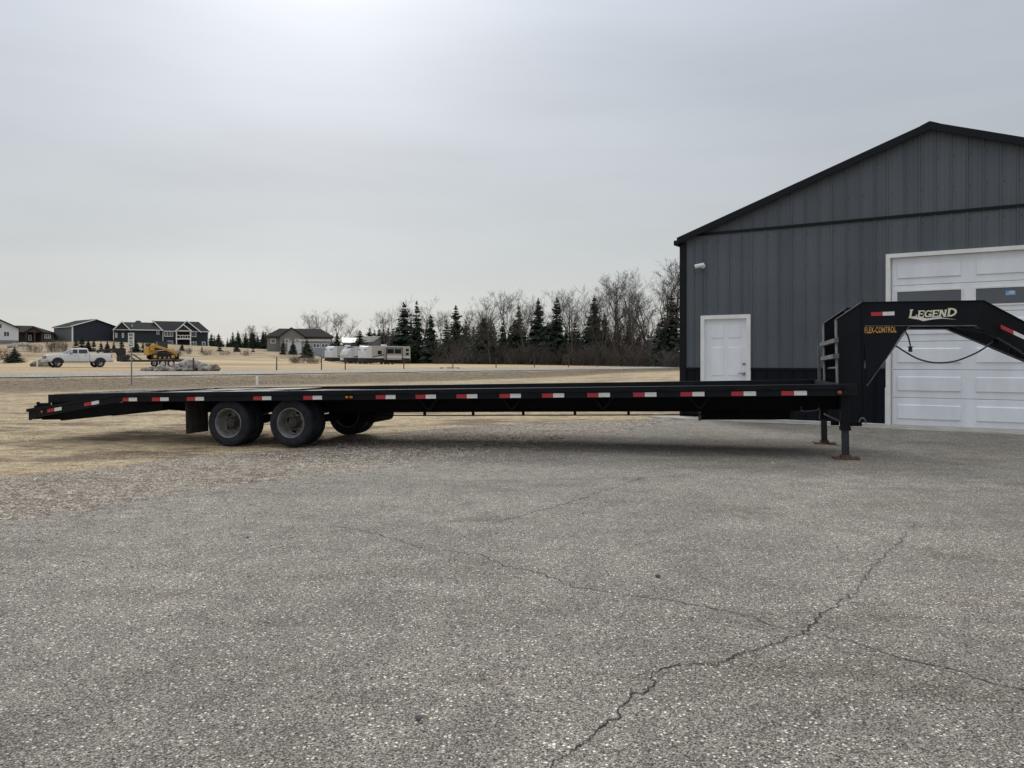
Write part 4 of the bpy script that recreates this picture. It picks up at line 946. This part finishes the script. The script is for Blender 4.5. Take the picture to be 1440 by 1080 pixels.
sbuild(MB().loft([ring(-.90, 1.0, .58, 1.44), ring(-1.6, 1.01, .58, 1.44), ring(-2.9, 1.0, .60, 1.44), ring(-3.0, .97, .64, 1.40)]).box(-2.9, -1.0, -.75, .75, 1.40, 1.445), 'bed', paint_w, TK)
cb = [[(1.22, -.97, 1.40), (1.22, .97, 1.40), (-.86, .97, 1.40), (-.86, -.97, 1.40)], [(.55, -.83, 1.88), (.55, .83, 1.88), (-.74, .83, 1.90), (-.74, -.83, 1.90)], [(.38, -.72, 1.95), (.38, .72, 1.95), (-.66, .72, 1.96), (-.66, -.72, 1.96)]]
sbuild(MB().loft(cb), 'cab', paint_w, TK)
tg = mat('truck_glass', (.02, .023, .028), .08)
for s in (-1, 1):
    def sp(x, f): return (x, s * (lerp(.97, .83, f) + .008), lerp(1.40, 1.88, f))
    for xa, xb, xc, xd in ((1.00, .22, .22, .58), (.12, -.70, -.66, .12)):
        MB().quad(sp(xa, .10), sp(xb, .10), sp(xc, .93), sp(xd, .93)).build('side_window', tg, TK)
    sbuild(MB().box(.72, .92, *sorted((s * 1.0, s * 1.24)), 1.42, 1.64, .03), 'mirror', chrome if s > 0 else blkpl, TK)
    for xw in (2.02, -1.88):
        arc = MB(); n = 14
        pts = [(xw + .56 * cos(pi * k / n), .50 + .53 * sin(pi * k / n)) for k in range(n + 1)]
        arc.prism(pts, s * .6, s * 1.022); arc.build('wheel_arch', blkpl, TK)
    MB().box(-.75, 1.25, *sorted((s * .92, s * 1.08)), .44, .50).build('running_board', blkpl, TK)
    for xh in (.30, -.62): MB().box(xh, xh + .18, *sorted((s * 1.0, s * 1.03)), 1.22, 1.26).build('door_handle', chrome, TK)
    MB().box(.165, .175, *sorted((s * .99, s * 1.006)), .66, 1.40).build('door_seam', blkpl, TK)
    sbuild(MB().box(2.86, 3.02, *sorted((s * .60, s * .93)), .98, 1.20, .03), 'headlight', mat('lamp_glass', (.5, .5, .52), .15), TK)
    MB().box(-3.02, -2.96, *sorted((s * .78, s * .985)), .95, 1.36).build('tail_lamp', red_m, TK)
MB().quad((1.20, -.80, 1.46), (1.20, .80, 1.46), (.60, .74, 1.86), (.60, -.74, 1.86)).build('windscreen', tg, TK).location = (.03, 0, .015)
g_ = MB().box(2.98, 3.05, -.60, .60, .86, 1.20).build('grille', blkpl, TK)
for k in range(3): MB().box(3.045, 3.07, -.58, .58, .90 + k * .1, .95 + k * .1).build('grille_bar', chrome, g_)
sbuild(MB().box(2.80, 3.16, -.97, .97, .52, .80, .05), 'front_bumper', chrome, TK); sbuild(MB().box(-3.2, -2.95, -.95, .95, .55, .75, .04), 'rear_bumper', chrome, TK)
put_wheels(TK, wheel_set('tw', .44, .30, mat('dark_alloy', (.16, .16, .165), .35, metal=.5), .27), [(x, y, .44) for x in (2.02, -1.88) for y in (-.88, .88)])

ET = thing('equipment_trailer', 'black gooseneck equipment trailer with white wheels carrying a yellow loader', 'trailer', tk_p + Vector((cos(hd) * -6.3, sin(hd) * -6.3, 0)), hd)
ET.location.z = at(190, 82).z
lf = [(4.3, 1.75), (4.0, 1.98), (2.6, 2.0), (1.9, 1.85), (1.9, .62), (1.55, .62), (1.55, 1.72)]
for s in (-.35, .35): MB().prism([(4.45, 1.55), (4.35, 1.85), (2.7, 2.02), (1.75, 1.98), (1.75, .6), (2.35, .6), (2.35, 1.2), (2.7, 1.78), (4.1, 1.62)], s - .06, s + .06).build('neck_beam', blkpl, ET)
MB().cyl((4.35, 0, 1.7), (4.35, 0, 1.2), .07, 12).build('coupler', blkpl, ET); MB().box(1.5, 2.3, -.9, .9, .62, 1.25, .03).build('tool_box', blkpl, ET)
MB().box(-4.4, 1.8, -1.2, 1.2, .56, .76).build('deck_frame', blkpl, ET)
for k in range(8): MB().box(-4.3, 1.75, -1.15 + k * .288, -1.15 + k * .288 + .27, .761, .80).build('plank', wood_m, ET)
for s in (-1, 1): 
    MB().box(-3.3, -1.15, *sorted((s * 1.0, s * 1.32)), .82, .87).build('fender', blkpl, ET)
    MB().prism([(.3, .80), (.5, .8), (1.2, 1.28), (1.8, 1.28), (1.8, 1.36), (1.1, 1.36)], s * 1.0, s * 1.06).build('side_brace', blkpl, ET)
put_wheels(ET, wheel_set('ew', .38, .22, mat('white_steel_rim', (.66, .66, .66), .45), .23), [(x, y, .38) for x in (-1.75, -2.65) for y in (-1.24, 1.24)])
yel = mat('machine_yellow', (.50, .27, .035), .45, var=.12, vscale=3.)
lp = ET.matrix_basis.copy(); lp = tk_p + Vector((cos(hd) * -8.35, sin(hd) * -8.35, 0)); lp.z = ET.location.z + .801
LD = thing('track_loader', 'yellow compact track loader with black cab chained on the equipment trailer', 'loader', lp, hd + pi)
for s in (-1, 1):
    P = [(-.95 + .33 * cos(a), .34 + .33 * sin(a)) for a in [pi / 2 + k * pi / 8 for k in range(9)]] + [(.95 + .33 * cos(a), .34 + .33 * sin(a)) for a in [-pi / 2 + k * pi / 8 for k in range(9)]]
    P += [(.3, .74), (-.3, .74)]
    tr = MB().prism(P, s * .5, s * .88).build('track', rub_m, LD)
    for xx in (-.95, -.45, .05, .5, .95): MB().cyl((xx, s * .87, .34 if abs(xx) > .9 else .22), (xx, s * .90, .34 if abs(xx) > .9 else .22), .2 if abs(xx) > .9 else .12, 12).build('roller', yel, tr)
    MB().prism([(-1.45, 1.05), (-1.4, 1.62), (-.95, 1.70), (.25, 1.30), (1.0, 1.08), (1.55, .42), (1.40, .34), (.92, .86), (.2, 1.08), (-.95, 1.38), (-1.1, 1.05)], s * .62, s * .76).build('lift_arm', yel, LD)
    MB().tube([(-.75, s * .69, .95), (.45, s * .69, 1.12)], .05, 8).build('lift_cylinder', chrome, LD)
sbuild(MB().prism([(-1.5, .55), (-1.5, 1.42), (-1.35, 1.55), (-.55, 1.45), (-.2, 1.0), (.9, .85), (1.05, .5)], -.49, .49), 'hull', yel, LD)
MB().prism([(-.55, .76), (-.9, 1.30), (.2, 1.0), (.95, .80)], -.56, .56).build('frame', blkpl, LD)
sbuild(MB().prism([(-1.62, .5), (-1.62, 1.3), (-1.5, 1.4), (-1.5, .5)], -.62, .62), 'rear_door', yel, LD)
MB().box(-1.55, -1.2, -.45, .45, 1.5, 1.78).build('exhaust_guard', blkpl, LD)
cbx = MB()
for x, y in ((-.5, -.44), (-.5, .40), (.48, -.44), (.62, .40)): cbx.box(x, x + .06, y, y + .06, 1.0, 1.98)
cbx.box(-.55, .70, -.46, .48, 1.98, 2.06); cbx.build('cab', blkpl, LD)
MB().box(-.46, .5, -.42, .42, 1.02, 1.95).build('cab_glass', tg, LD)
sbuild(MB().prism([(1.5, .0), (2.2, .02), (2.2, .06), (1.62, .12), (1.58, .62), (1.5, .66)], -.95, .95), 'bucket', blkpl, LD)

# ------------------------------------------------------------------ campers
rv_s = [mat('camper_grey_side', (.40, .385, .36), .45, var=.05), mat('camper_silver', (.46, .47, .46), .4, var=.05), mat('camper_tan_side', (.42, .395, .35), .45, var=.05)]
def camper(label, pxc, Y, kind, L=9.2, Hh=2.45):
    p = at(pxc, Y); hd = atan2(-.70, -.71); r = thing('camper', label, 'camper', p, hd)
    hw = 1.22; z0 = .62; z1 = z0 + Hh
    if kind == 1: fp = [(L / 2 - 1.6, z1), (L / 2 - .8, z1 - .25), (L / 2 - .25, z1 - .8), (L / 2, z1 - 1.4), (L / 2 - .1, z0 + .35), (L / 2 - .4, z0)]
    else: fp = [(L / 2 - .65, z1), (L / 2 - .25, z1 - .12), (L / 2, z1 - .9), (L / 2 + .02, z0 + .5), (L / 2 - .1, z0)]
    prof = fp + [(-L / 2, z0), (-L / 2, z1 - .15), (-L / 2 + .15, z1)]
    MB().prism(prof, -hw, hw).build('body', rv_s[kind], r)
    cx = L / 2 - 1.1 if kind != 1 else L / 2 - 2.4                                       # moulded white front cap, slightly proud
    cap = [(cx, z1 + .012)] + [(x + .012, z + (.012 if k == 0 else 0)) for k, (x, z) in enumerate(fp[:-1])] + [(fp[-1][0] + .012, z0 + .25), (cx + (.3 if kind == 1 else 0), z0 + .25)]
    MB().prism(cap, -hw - .012, hw + .012).build('front_cap', sid_w if kind != 1 else roof_w, r)
    MB().box(-L / 2 + .05, L / 2 - .7, -hw + .05, hw - .05, z1, z1 + .05).build('roof', sid_w, r)
    sbuild(MB().box(-.2, .6, -.4, .4, z1 + .05, z1 + .32, .06), 'air_conditioner', sid_w, r)
    MB().box(-L / 2 + .1, L / 2 + .03, -hw - .013, hw + .014, .34, z0 + .42).build('skirt', blkpl, r)
    MB().box(-L / 2, L / 2 - 1.2, hw, hw + .012, z0 + .42, z0 + .68).build('white_stripe', sid_w, r)
    MB().prism([(L / 2 - 1.3, z0 + .66), (L / 2 - 3.0, z0 + .98), (L / 2 - 3.6, z0 + 1.08), (L / 2 - 3.6, z0 + .95), (L / 2 - 3.0, z0 + .82), (L / 2 - 1.3, z0 + .5)], hw + .001, hw + .020).build('side_stripe', blkpl, r)
    s0, s1 = -L / 2 + 2.1, -L / 2 + 5.6
    sl_ = MB().box(s0, s1, hw, hw + .55, z0 + .15, z1 - .2).build('slide_out', rv_s[kind], r)
    for a, b, c, d in ((s0, s1, z1 - .34, z1 - .2), (s0, s0 + .18, z0 + .15, z1 - .34), (s1 - .18, s1, z0 + .15, z1 - .34)): MB().box(a, b, hw + .55, hw + .57, c, d).build('slide_trim', blkpl, sl_)
    for a in (s0 + .3, s0 + 1.85): MB().box(a, a + 1.4, hw + .55, hw + .575, z1 - 1.25, z1 - .45).build('slide_window', tg, sl_)
    MB().box(s0 + .1, s1 - .1, hw + .55, hw + .566, z0 + .45, z0 + .85).build('slide_skirt', sid_w, sl_)
    MB().box(L / 2 - 3.1, L / 2 - 2.3, hw, hw + .02, z0 + 1.05, z0 + 1.7).build('side_window', tg, r)
    for zz in (.95, 1.65): MB().box(-L / 2 + .35, -L / 2 + 1.0, hw, hw + .02, z0 + zz, z0 + zz + .42).build('rear_window', tg, r)
    if kind != 1:
        for s in (-1, 1): MB().prism([(s * .55, z1 - .62), (s * 1.2, z1 - .45), (s * 1.2, z1 - .52), (s * .6, z1 - .68)], L / 2 - .08, L / 2 + .03, 'x').build('front_decal', blkpl, r)
    else: sbuild(MB().cyl((L / 2 + .35, -.3, .8), (L / 2 + .35, .3, .8), .2, 14), 'propane_tank', sid_w, r)
    for s in (-.3, .3): MB().tube([(L / 2 - .8, s * 3, .5), (L / 2 + 1.1, 0, .5)], .05, 6).build('hitch_frame', blkpl, r)
    put_wheels(r, cw_, [(x, y, .34) for x in (-.9, -.05) for y in (-1.05, 1.05)])
    return r
cw_ = wheel_set('cw', .34, .22, rimm, .2)
camper('tan camper with a dark framed slide-out, parked last in its row', 541, 133, 2)
camper('silver camper with a rounded nose and propane tank parked between two others', 511, 139, 1, 8.2, 2.4)
camper('grey sided camper with a white flat front beside the round nosed one', 490, 144, 0, 8.6)

# ------------------------------------------------------------------ speed limit sign, posts, rocks
sp_ = at(184.8, 40.5)
SG = thing('speed_limit_sign', 'white rectangular speed limit 25 sign on a grey steel post', 'sign', sp_)
SG.rotation_euler = (0, 0, atan2(-.90, -.43) + pi / 2)
gal = mat('galvanised_steel', (.22, .225, .225), .5, metal=.3, var=.15)
MB().box(-.03, .03, -.012, .03, -.1, 2.55).build('post', gal, SG)
pn = MB().box(-.235, .235, -.024, -.013, 1.98, 2.74, .004).build('sign_panel', mat('sign_white', (.70, .70, .68), .5, var=.05), SG)
bl_ = mat('sign_black', (.015, .015, .015), .6)
for txt, sz, zz in (('SPEED', .17, 2.62), ('LIMIT', .17, 2.45), ('25', .40, 2.18)):
    me = text_mesh(txt, sz, .0008, .74, .005); me.materials.append(bl_); inst('lettering', me, pn, (0, -.0262, zz))
MB().box(-.215, .215, -.0252, -.0245, 2.008, 2.014).build('border', bl_, pn); MB().box(-.215, .215, -.0252, -.0245, 2.706, 2.712).build('border', bl_, pn)
o = MB().box(-.05, .05, -.05, .05, -.1, .55, .01).build('marker_stake', white_t); X_, Y_ = G(361.5, 542.5, .0); o.location = (X_, Y_, terr(X_, Y_) - .05); tag(o, 'short white marker stake standing in the lawn before the ditch', 'stake')
postm = mat('weathered_post', (.06, .05, .042), .9, var=.3)
post_me = smo(MB().tube([(0, 0, -.2), (.01, 0, .6), (.0, .01, 1.15)], [.055, .05, .045], 7).mesh('fence_post')); post_me.materials.append(postm)
for px in (389, 452, 485.5, 568, 637, 697.5, 751.5, 799.5, 839.5, 877.5, 915):
    q = (px - 720) / F; n0_ = RN.x * RP0.x + RN.y * RP0.y + 10.; Yp = n0_ / (RN.x * q + RN.y)
    o = inst('fence_post', post_me, None, at(px, Yp), (0, 0, px)); tag(o, 'thin dark wooden fence post along the far side of the road', 'post', 'fence posts along the road')
for px, Y, hh, lb in ((10.2, 118, 1.3, 'thin grey fence post on the field below the white house'), (52.3, 86, 1.0, 'white post beside the stone heap near the pickup'), (272, 60.2, 1.05, 'slim brown post standing among the boulder pile')):
    o = MB().box(-.05, .05, -.05, .05, -.2, hh, .01).build('marker_post', white_t if 'white post' in lb else postm); o.location = at(px, Y); tag(o, lb, 'post')
rockm = [mat('rock_grey', (.11, .10, .09), .9, col2=(.27, .25, .225), vscale=2.5, bump=.4, bscale=6), mat('rock_pale', (.19, .175, .155), .9, col2=(.42, .395, .355), vscale=2.5, bump=.4, bscale=6), mat('rock_brown', (.11, .085, .07), .9, col2=(.19, .15, .125), vscale=2.5, bump=.4, bscale=6)]
RK = [(204, 62, .7, .35, 0), (215, 62, 1.0, .48, 2), (228, 62.2, .7, .55, 0), (222, 61.4, .8, .4, 1), (238, 62.6, 1.0, .45, 0), (246, 62, 1.1, .45, 2), (250, 63.6, 1.1, .55, 1), (262, 63.8, 1.5, 1.15, 1), (271, 63.6, 1.5, 1.25, 1), (262, 61.4, .95, .42, 1), (278, 62.2, 1.0, .85, 2), (286, 63, 1.15, 1.0, 0), (283, 61.4, .7, .5, 0), (293, 62, .8, .55, 1), (303, 62.4, 1.05, .74, 2), (242, 60.9, .6, .4, 1), (233, 61.2, .5, .36, 2), (256, 62.6, .9, .85, 0), (268, 61.2, .55, .4, 0), (276, 64.2, 1.0, 1.0, 2), (210, 61.4, .4, .3, 1), (290, 60.9, .4, .3, 2)]
RK = [(a, b, c * .80, d * .74, e) for a, b, c, d, e in RK] + [(206 + 95 * hsh(i, 51) ** .8, 61.2 + 2.2 * hsh(i, 52), .35 + .4 * hsh(i, 53), .25 + .4 * hsh(i, 54), i % 3) for i in range(22)]
NM = {0: 'grey', 1: 'pale', 2: 'brown'}
for i, (px, Y, wd_, hh, k) in enumerate(RK):
    rg = random.Random(100 + i); mb = MB().blob((0, 0, hh * .38), wd_ * .62, wd_ * .5, hh * .66, rg, 7, 5, .30); o = mb.build('boulder', rockm[k]); o.location = at(px, Y); o.rotation_euler = (rg.uniform(-.2, .2), rg.uniform(-.2, .2), rg.uniform(0, 6))
    tag(o, 'large rounded brown boulder at the very end of the rock pile' if px == 303 else '%s field boulder heaped in the rock pile beside the road' % NM[k], 'boulder', 'boulders in the rock pile')
for i, (px, Y, wd_, hh, k) in enumerate([(49, 88, .9, .5, 2), (56, 88, 1.2, .75, 0), (61, 88, 1.1, .85, 2), (64, 87, .8, .6, 0)]):
    rg = random.Random(200 + i); o = MB().blob((0, 0, hh * .38), wd_ * .65, wd_ * .5, hh * .66, rg, 9, 7, .17).build('field_stone', rockm[k]); o.location = at(px, Y); tag(o, 'dark %s stone in the small heap in front of the pickup' % NM[k], 'stone', 'small stone heap')
for i, (px, Y, s_) in enumerate([(32, 172, 1.6), (17, 165, 1.0), (20, 168, .9)]):
    o = MB().blob((0, 0, .3), s_, s_ * .7, .6, random.Random(300 + i), 9, 7, .2).build('field_stone', rockm[1]); o.location = at(px, Y); tag(o, 'pale stone on the slope below the white house', 'stone', 'pale stones on the slope')

# ------------------------------------------------------------------ trees
bark = mat('grey_bark', (.075, .066, .058), .95, col2=(.14, .125, .11), vscale=3.); twig = mat('twig_brown', (.058, .048, .041), .95, col2=(.10, .084, .072), vscale=.8)
brush_m = mat('brush_twigs', (.040, .033, .028), .95, col2=(.080, .066, .055), vscale=.6)
needle = mat('spruce_needles', (.010, .017, .011), .85, col2=(.026, .040, .022), vscale=1.6, spec=.2); needle2 = mat('young_spruce_needles', (.016, .024, .013), .85, col2=(.036, .046, .024), vscale=2., spec=.2)
def bare_tree(seed, Ht, multi=1, spread=.5, dens=1.):
    rg = random.Random(seed); tr, cr_ = MB(), MB()
    def rv(s): return Vector((rg.gauss(0, s), rg.gauss(0, s), rg.gauss(0, s * .6)))
    def grow(p, d, L, r, lev):
        n = 4 if lev < 2 else (3 if lev == 2 else 2); pts = [p]; rs = [r]; dirs = []
        for k in range(n):
            d = (d + rv(.13 + .05 * lev) + Vector((0, 0, .07))).normalized(); p = p + d * L / n; pts.append(p); dirs.append(d); rs.append(r * (1 - .72 * (k + 1) / n))
        (tr if lev == 0 else cr_).tube(pts, rs, 6 if lev == 0 else (4 if lev == 1 else 3), cap=False)
        if lev >= 4: return
        nb = int((9, 7, 6, 5)[lev] * dens + rg.random())
        for c in range(nb):
            t_ = rg.uniform(.28 if lev == 0 else .2, 1.) ; i = min(n - 1, int(t_ * n)); q = pts[i].lerp(pts[i + 1], t_ * n - i)
            d0 = dirs[i]; side = rv(1.); side = (side - d0 * side.dot(d0)).normalized()
            nd = (d0 * rg.uniform(.55, 1.) + side * rg.uniform(.4, .95) * (spread / .5) + Vector((0, 0, .22))).normalized()
            grow(q, nd, L * rg.uniform(.38, .62) * (1.12 - .45 * t_ if lev == 0 else 1), max(.011, rs[i] * rg.uniform(.42, .62)), lev + 1)
    for m in range(multi):
        d = Vector((rg.uniform(-.3, .3), rg.uniform(-.3, .3), 1)) if multi > 1 else Vector((rg.uniform(-.06, .06), 0, 1))
        grow(Vector((rg.uniform(-.4, .4) * (multi > 1), rg.uniform(-.3, .3) * (multi > 1), -.3)), d.normalized(), Ht * rg.uniform(.72, .86), Ht * .016 / sqrt(multi), 0)
    zm = max(v[2] for v in cr_.v); k = Ht / zm
    for mb in (tr, cr_): mb.v = [(x * k, y * k, z * k) for x, y, z in mb.v]
    a, b = tr.mesh('trunk', recalc=False), cr_.mesh('crown', recalc=False); a.materials.append(bark); b.materials.append(twig); return a, b
def spruce(seed, Ht, wid, m, gap=0.):
    rg = random.Random(seed); tr, cr_ = MB(), MB()
    tr.tube([(0, 0, -.3), (0, 0, Ht * .6), (0, 0, Ht)], [Ht * .018, Ht * .010, .01], 6)
    n = 44; lean = [rg.uniform(.8, 1.2) for _ in range(12)]
    for k in range(n):
        t_ = (k + rg.uniform(-.4, .4)) / n; t_ = max(0, t_); z = Ht * (.04 + .95 * t_)
        R = wid * ((1 - t_) ** .9) * rg.uniform(.72, 1.15) + .012 * Ht
        if rg.random() < gap: continue
        nb = int(6 + 9 * (1 - t_))
        for b in range(nb):
            a = rg.uniform(0, 2 * pi); L = R * rg.uniform(.6, 1.12) * lean[int(a * 12 / 6.3)]; dz = -L * rg.uniform(.15, .5) + (.4 * L if t_ > .75 else 0)
            c, s = cos(a), sin(a)
            for j in range(6):
                f0 = (j + rg.random() * .5) / 6.; q = f0 * L; zz = z + dz * f0 + .14 * L * f0 * f0; w = (L * .26 * (1 - f0 * .5) + .01 * Ht) * rg.uniform(.6, 1.3)
                p = Vector((c * q, s * q, zz))
                for sg in (-1, 1):
                    e = p + Vector((c, s, 0)) * L * rg.uniform(.1, .3) + Vector((-s, c, 0)) * w * sg + Vector((0, 0, -w * rg.uniform(.2, 1.1)))
                    cr_.tri(p + Vector((0, 0, .05 * L + .004 * Ht)), p + Vector((c, s, 0)) * L * .16 + Vector((0, 0, -.08 * L - .006 * Ht)), e)
    for j in range(8): a = rg.uniform(0, 6.28); z = Ht * rg.uniform(.94, .985); cr_.tri((0, 0, z), (0, 0, z + .035 * Ht), (cos(a) * .016 * Ht, sin(a) * .016 * Ht, z + .01 * Ht))
    a, b = tr.mesh('trunk', recalc=False), cr_.mesh('crown', recalc=False); a.materials.append(bark); b.materials.append(m); return a, b
def shrub(seed, Ht, wid, n, bm_):
    rg = random.Random(seed); mb = MB()
    for _ in range(n):
        p = Vector((rg.gauss(0, wid * .4), rg.gauss(0, wid * .3), -.1)); d = Vector((rg.gauss(0, .28), rg.gauss(0, .28), 1)).normalized(); L = Ht * rg.uniform(.5, 1.)
        q = p + d * L * .5; d2 = (d + Vector((rg.gauss(0, .15), rg.gauss(0, .15), 0))).normalized(); e = q + d2 * L * .5
        mb.tube([p, q, e], [.022, .016, .008], 3, False)
        for _ in range(6):
            f = rg.uniform(.25, .95); o = p.lerp(e, f); dd = (d + Vector((rg.gauss(0, .6), rg.gauss(0, .6), rg.gauss(.1, .3)))).normalized(); l2 = L * rg.uniform(.15, .4)
            mb.tube([o, o + dd * l2], [.013, .006], 3, False)
            o2 = o + dd * l2 * .5; dd = (dd + Vector((rg.gauss(0, .6), rg.gauss(0, .6), .2))).normalized(); mb.tube([o2, o2 + dd * l2 * .6], [.010, .005], 3, False)
    me = mb.mesh('shrub', recalc=False); me.materials.append(bm_); return me
BT = [bare_tree(41, 12, 1, .42, .86), bare_tree(42, 12, 1, .36, .9), bare_tree(43, 12, 2, .42, .74), bare_tree(44, 12, 1, .5, .85), bare_tree(45, 12, 3, .38, .62)]
SPR = [spruce(51, 10, 2.5, needle, .05), spruce(52, 10, 2.1, needle, .14), spruce(53, 10, 2.9, needle)]
YSP = [spruce(61, 3, .62, needle2, .5), spruce(62, 3, .75, needle2, .42), spruce(63, 3, 1.15, needle2, .05)]
brush2 = mat('grey_brush_twigs', (.060, .053, .047), .95, col2=(.11, .096, .085), vscale=.6); brush3 = mat('tan_brush_twigs', (.065, .050, .037), .95, col2=(.12, .093, .068), vscale=.6)
SH = [shrub(71, 4, 2.4, 46, brush_m), shrub(72, 4, 3., 50, brush2), shrub(73, 4, 2.0, 40, brush3)]
def put_tree(kind, me, base, px, top, Y, label, group, seed, wf=1., cat='tree'):
    p = at(px, Y); ht = (H - (top - HOR) * Y / F) - p.z; k = ht / base; rg = random.Random(seed)
    t_ = thing(kind, label, cat, p, rg.uniform(0, 6.28), group, (k * wf, k * wf, k)); inst('trunk', me[0], t_); inst('crown', me[1], t_); return t_
GB, LBb = 'bare trees of the shelterbelt', 'tall bare deciduous tree in the shelterbelt beyond the field'
for i, (px, top, Y) in enumerate([(545, 434, 172), (553, 429, 170), (577, 414, 166), (592, 412, 165), (603, 424, 168), (623, 433, 160), (632, 432, 160), (668, 420, 150), (682, 408, 146), (697, 412, 148), (712, 405, 144), (727, 402, 142), (741, 408, 144), (765, 420, 140), (788, 408, 136), (803, 403, 134), (818, 398, 130), (829, 395, 128), (846, 400, 130), (862, 376, 124), (874, 381, 122), (889, 379, 120), (904, 386, 120), (918, 377, 117), (932, 366, 114), (944, 356, 112), (953, 362, 110), (965, 360, 112), (690, 430, 130), (735, 425, 128), (806, 425, 121), (850, 420, 118), (897, 412, 112), (912, 408, 110), (937, 395, 106)]):
    put_tree('bare_tree', BT[(i * 3 + 1) % 5], 12, px, top, Y, LBb, GB, i, 1.0 + .25 * hsh(i, 5))
for i, (px, top, Y) in enumerate([(424, 437, 215), (444, 431, 212), (462, 434, 212), (476, 436, 208), (486, 446, 205)]): put_tree('bare_tree', BT[(i * 2) % 5], 12, px, top, Y, 'bare deciduous tree rising behind the tan grey ranch house', 'bare trees behind the ranch house', 50 + i, 1.25)
for i, (px, top, Y) in enumerate([(340, 457, 240), (350, 455, 240), (358, 460, 242), (382, 456, 235)]): put_tree('bare_tree', BT[i % 5], 12, px, top, Y, 'small bare tree on the far rise among distant conifers', 'bare trees on the far rise', 60 + i, 1.3)
GS, LS = 'spruces of the shelterbelt', 'dark green spruce standing among bare shelterbelt trees'
for i, (px, top, Y) in enumerate([(568, 425, 158), (586, 423, 155), (606, 442, 152), (641, 429, 150), (578, 450, 152), (679, 446, 136), (707, 452, 133), (729, 430, 134), (757, 420, 130), (783, 418, 128), (808, 448, 124), (836, 416, 126), (944, 414, 106), (931, 446, 104), (770, 455, 128), (690, 462, 134), (718, 458, 132), (796, 462, 122), (850, 440, 124)]):
    put_tree('spruce', SPR[i % 3], 10, px, top, Y, LS, GS, 80 + i, .8 + .65 * hsh(i, 9))
for i in range(26):
    px = 612 + 13.4 * i + 6 * hsh(i, 61); put_tree('spruce', SPR[i % 3], 10, px, 478 - 34 * hsh(i, 62), interp([(600, 165), (960, 122)], px) + 6 * hsh(i, 63), 'shorter dark spruce deep inside the shelterbelt', 'inner spruces of the shelterbelt', 400 + i, .9 + .9 * hsh(i, 64))
for px, top, Y, k in ((474, 468, 160, 2), (506, 464, 158, 2), (497, 477, 158, 1), (431.5, 476.5, 150, 2)):
    put_tree('cedar', YSP[k], 3, px, top, Y, 'dense dark cedar beside the white outbuilding' if px < 440 else 'dark cone shaped cedar behind the parked campers', 'cedars near the campers', px, 1.25)
for i in range(7): put_tree('cedar', SPR[i % 3], 10, 520 + i * 6.5, 460 + 5 * hsh(i, 1), 200, 'small dark conifer behind the farm shed', 'conifers behind the farm shed', 130 + i, 1.5)
for i, (px, top) in enumerate([(80, 455), (85, 465)]): pass
for i in range(26):
    px = 297 + i * 3.6 + 9 * hsh(i, 2); put_tree('conifer', SPR[i % 3], 10, px, 464 + 17 * hsh(i, 3), 226 + 40 * hsh(i, 4), 'small dark conifer in the distant plantation beyond the large house', 'distant conifer plantation', 160 + i, .9 + .8 * hsh(i, 66))
for i, (px, top, Y) in enumerate([(107, 470, 152), (115.5, 468, 152), (124, 476, 150), (132, 472, 150), (142, 478, 149), (151, 479, 146), (160, 477, 147), (171, 474, 149), (190, 473, 150), (201, 477, 150), (214, 484, 146), (256, 482, 165), (284, 485, 160), (309, 478, 170), (333, 480, 172), (356, 482, 175), (398, 476, 165), (412, 478, 168)]):
    put_tree('young_spruce', YSP[i % 3 if px != 151 else 2], 3, px, top, Y, 'full dark young spruce in the row behind the pickup' if px == 151 else 'thin scraggly young spruce planted on the grassy slope', 'young spruces on the slope', 200 + i, 1.)
t_ = put_tree('young_spruce', YSP[2], 3, 20.5, 488.5, 118, 'small rounded spruce alone in the field below the white house', None, 300, 1.9)
if 'group' in t_: del t_['group']
def put_shrub(px, top, Y, i, label, group, wf=1.):
    p = at(px, Y); k = ((H - (top - HOR) * Y / F) - p.z) / 4; o = inst('bare_shrub', SH[i % 3], None, p, (0, 0, hsh(i, 7) * 6), (k * wf, k * wf, k)); tag(o, label, 'shrub', group)
for i in range(44):
    px = 612 + 346 * (i + .9 * hsh(i, 1)) / 44; Y = interp([(600, 140), (780, 124), (960, 100)], px) + 5 * hsh(i, 3) - 2.5
    put_shrub(px, 501 - 26 * hsh(i, 2) ** 2.0 - 5 * ss(700, 900, px), Y, i, 'twiggy bare shrub in the brush at the foot of the shelterbelt', 'brush along the shelterbelt', 1.5)
for i in range(26):
    px = 625 + 335 * (i + .8 * hsh(i, 11)) / 26; Y = interp([(600, 150), (780, 132), (960, 110)], px) + 6 * hsh(i, 13)
    put_shrub(px, 486 - 48 * hsh(i, 12) ** 1.6, Y, i + 1, 'tall bare thicket shrub filling the shelterbelt between the trunks', 'tall thicket in the shelterbelt', 1.15)
for i, (px, top, Y, w) in enumerate([(74, 478, 150, 1.3), (82, 474, 150, 1.3), (90, 480, 148, 1.2), (42, 482, 150, 1.2), (50, 484, 146, 1.2), (3, 488, 125, 2.2), (265, 487, 150, 1.4), (240, 490, 140, 2.), (250, 491, 140, 2.), (290, 490, 146, 2.), (318, 491, 150, 2.), (345, 491, 150, 2.)]): put_shrub(px, top, Y, i, 'bare leafless bush on the grassy slope below the houses', 'bushes on the slope', w)
for i, (px, top, Y, w) in enumerate([(416, 500, 120, 2.4), (426, 497, 120, 2.4), (436, 500, 120, 2.2), (444, 503, 119, 2.2)]): put_shrub(px, top, Y, i, 'low bare bush in the field beside the campers', 'bushes beside the campers', w)
for i, (px, top, Y) in enumerate([(621, 516, 80), (634, 515, 80), (644, 516, 80)]): put_shrub(px, top, Y, i, 'low tangle of dry brush by the roadside fence', 'dry brush by the fence', 3.)
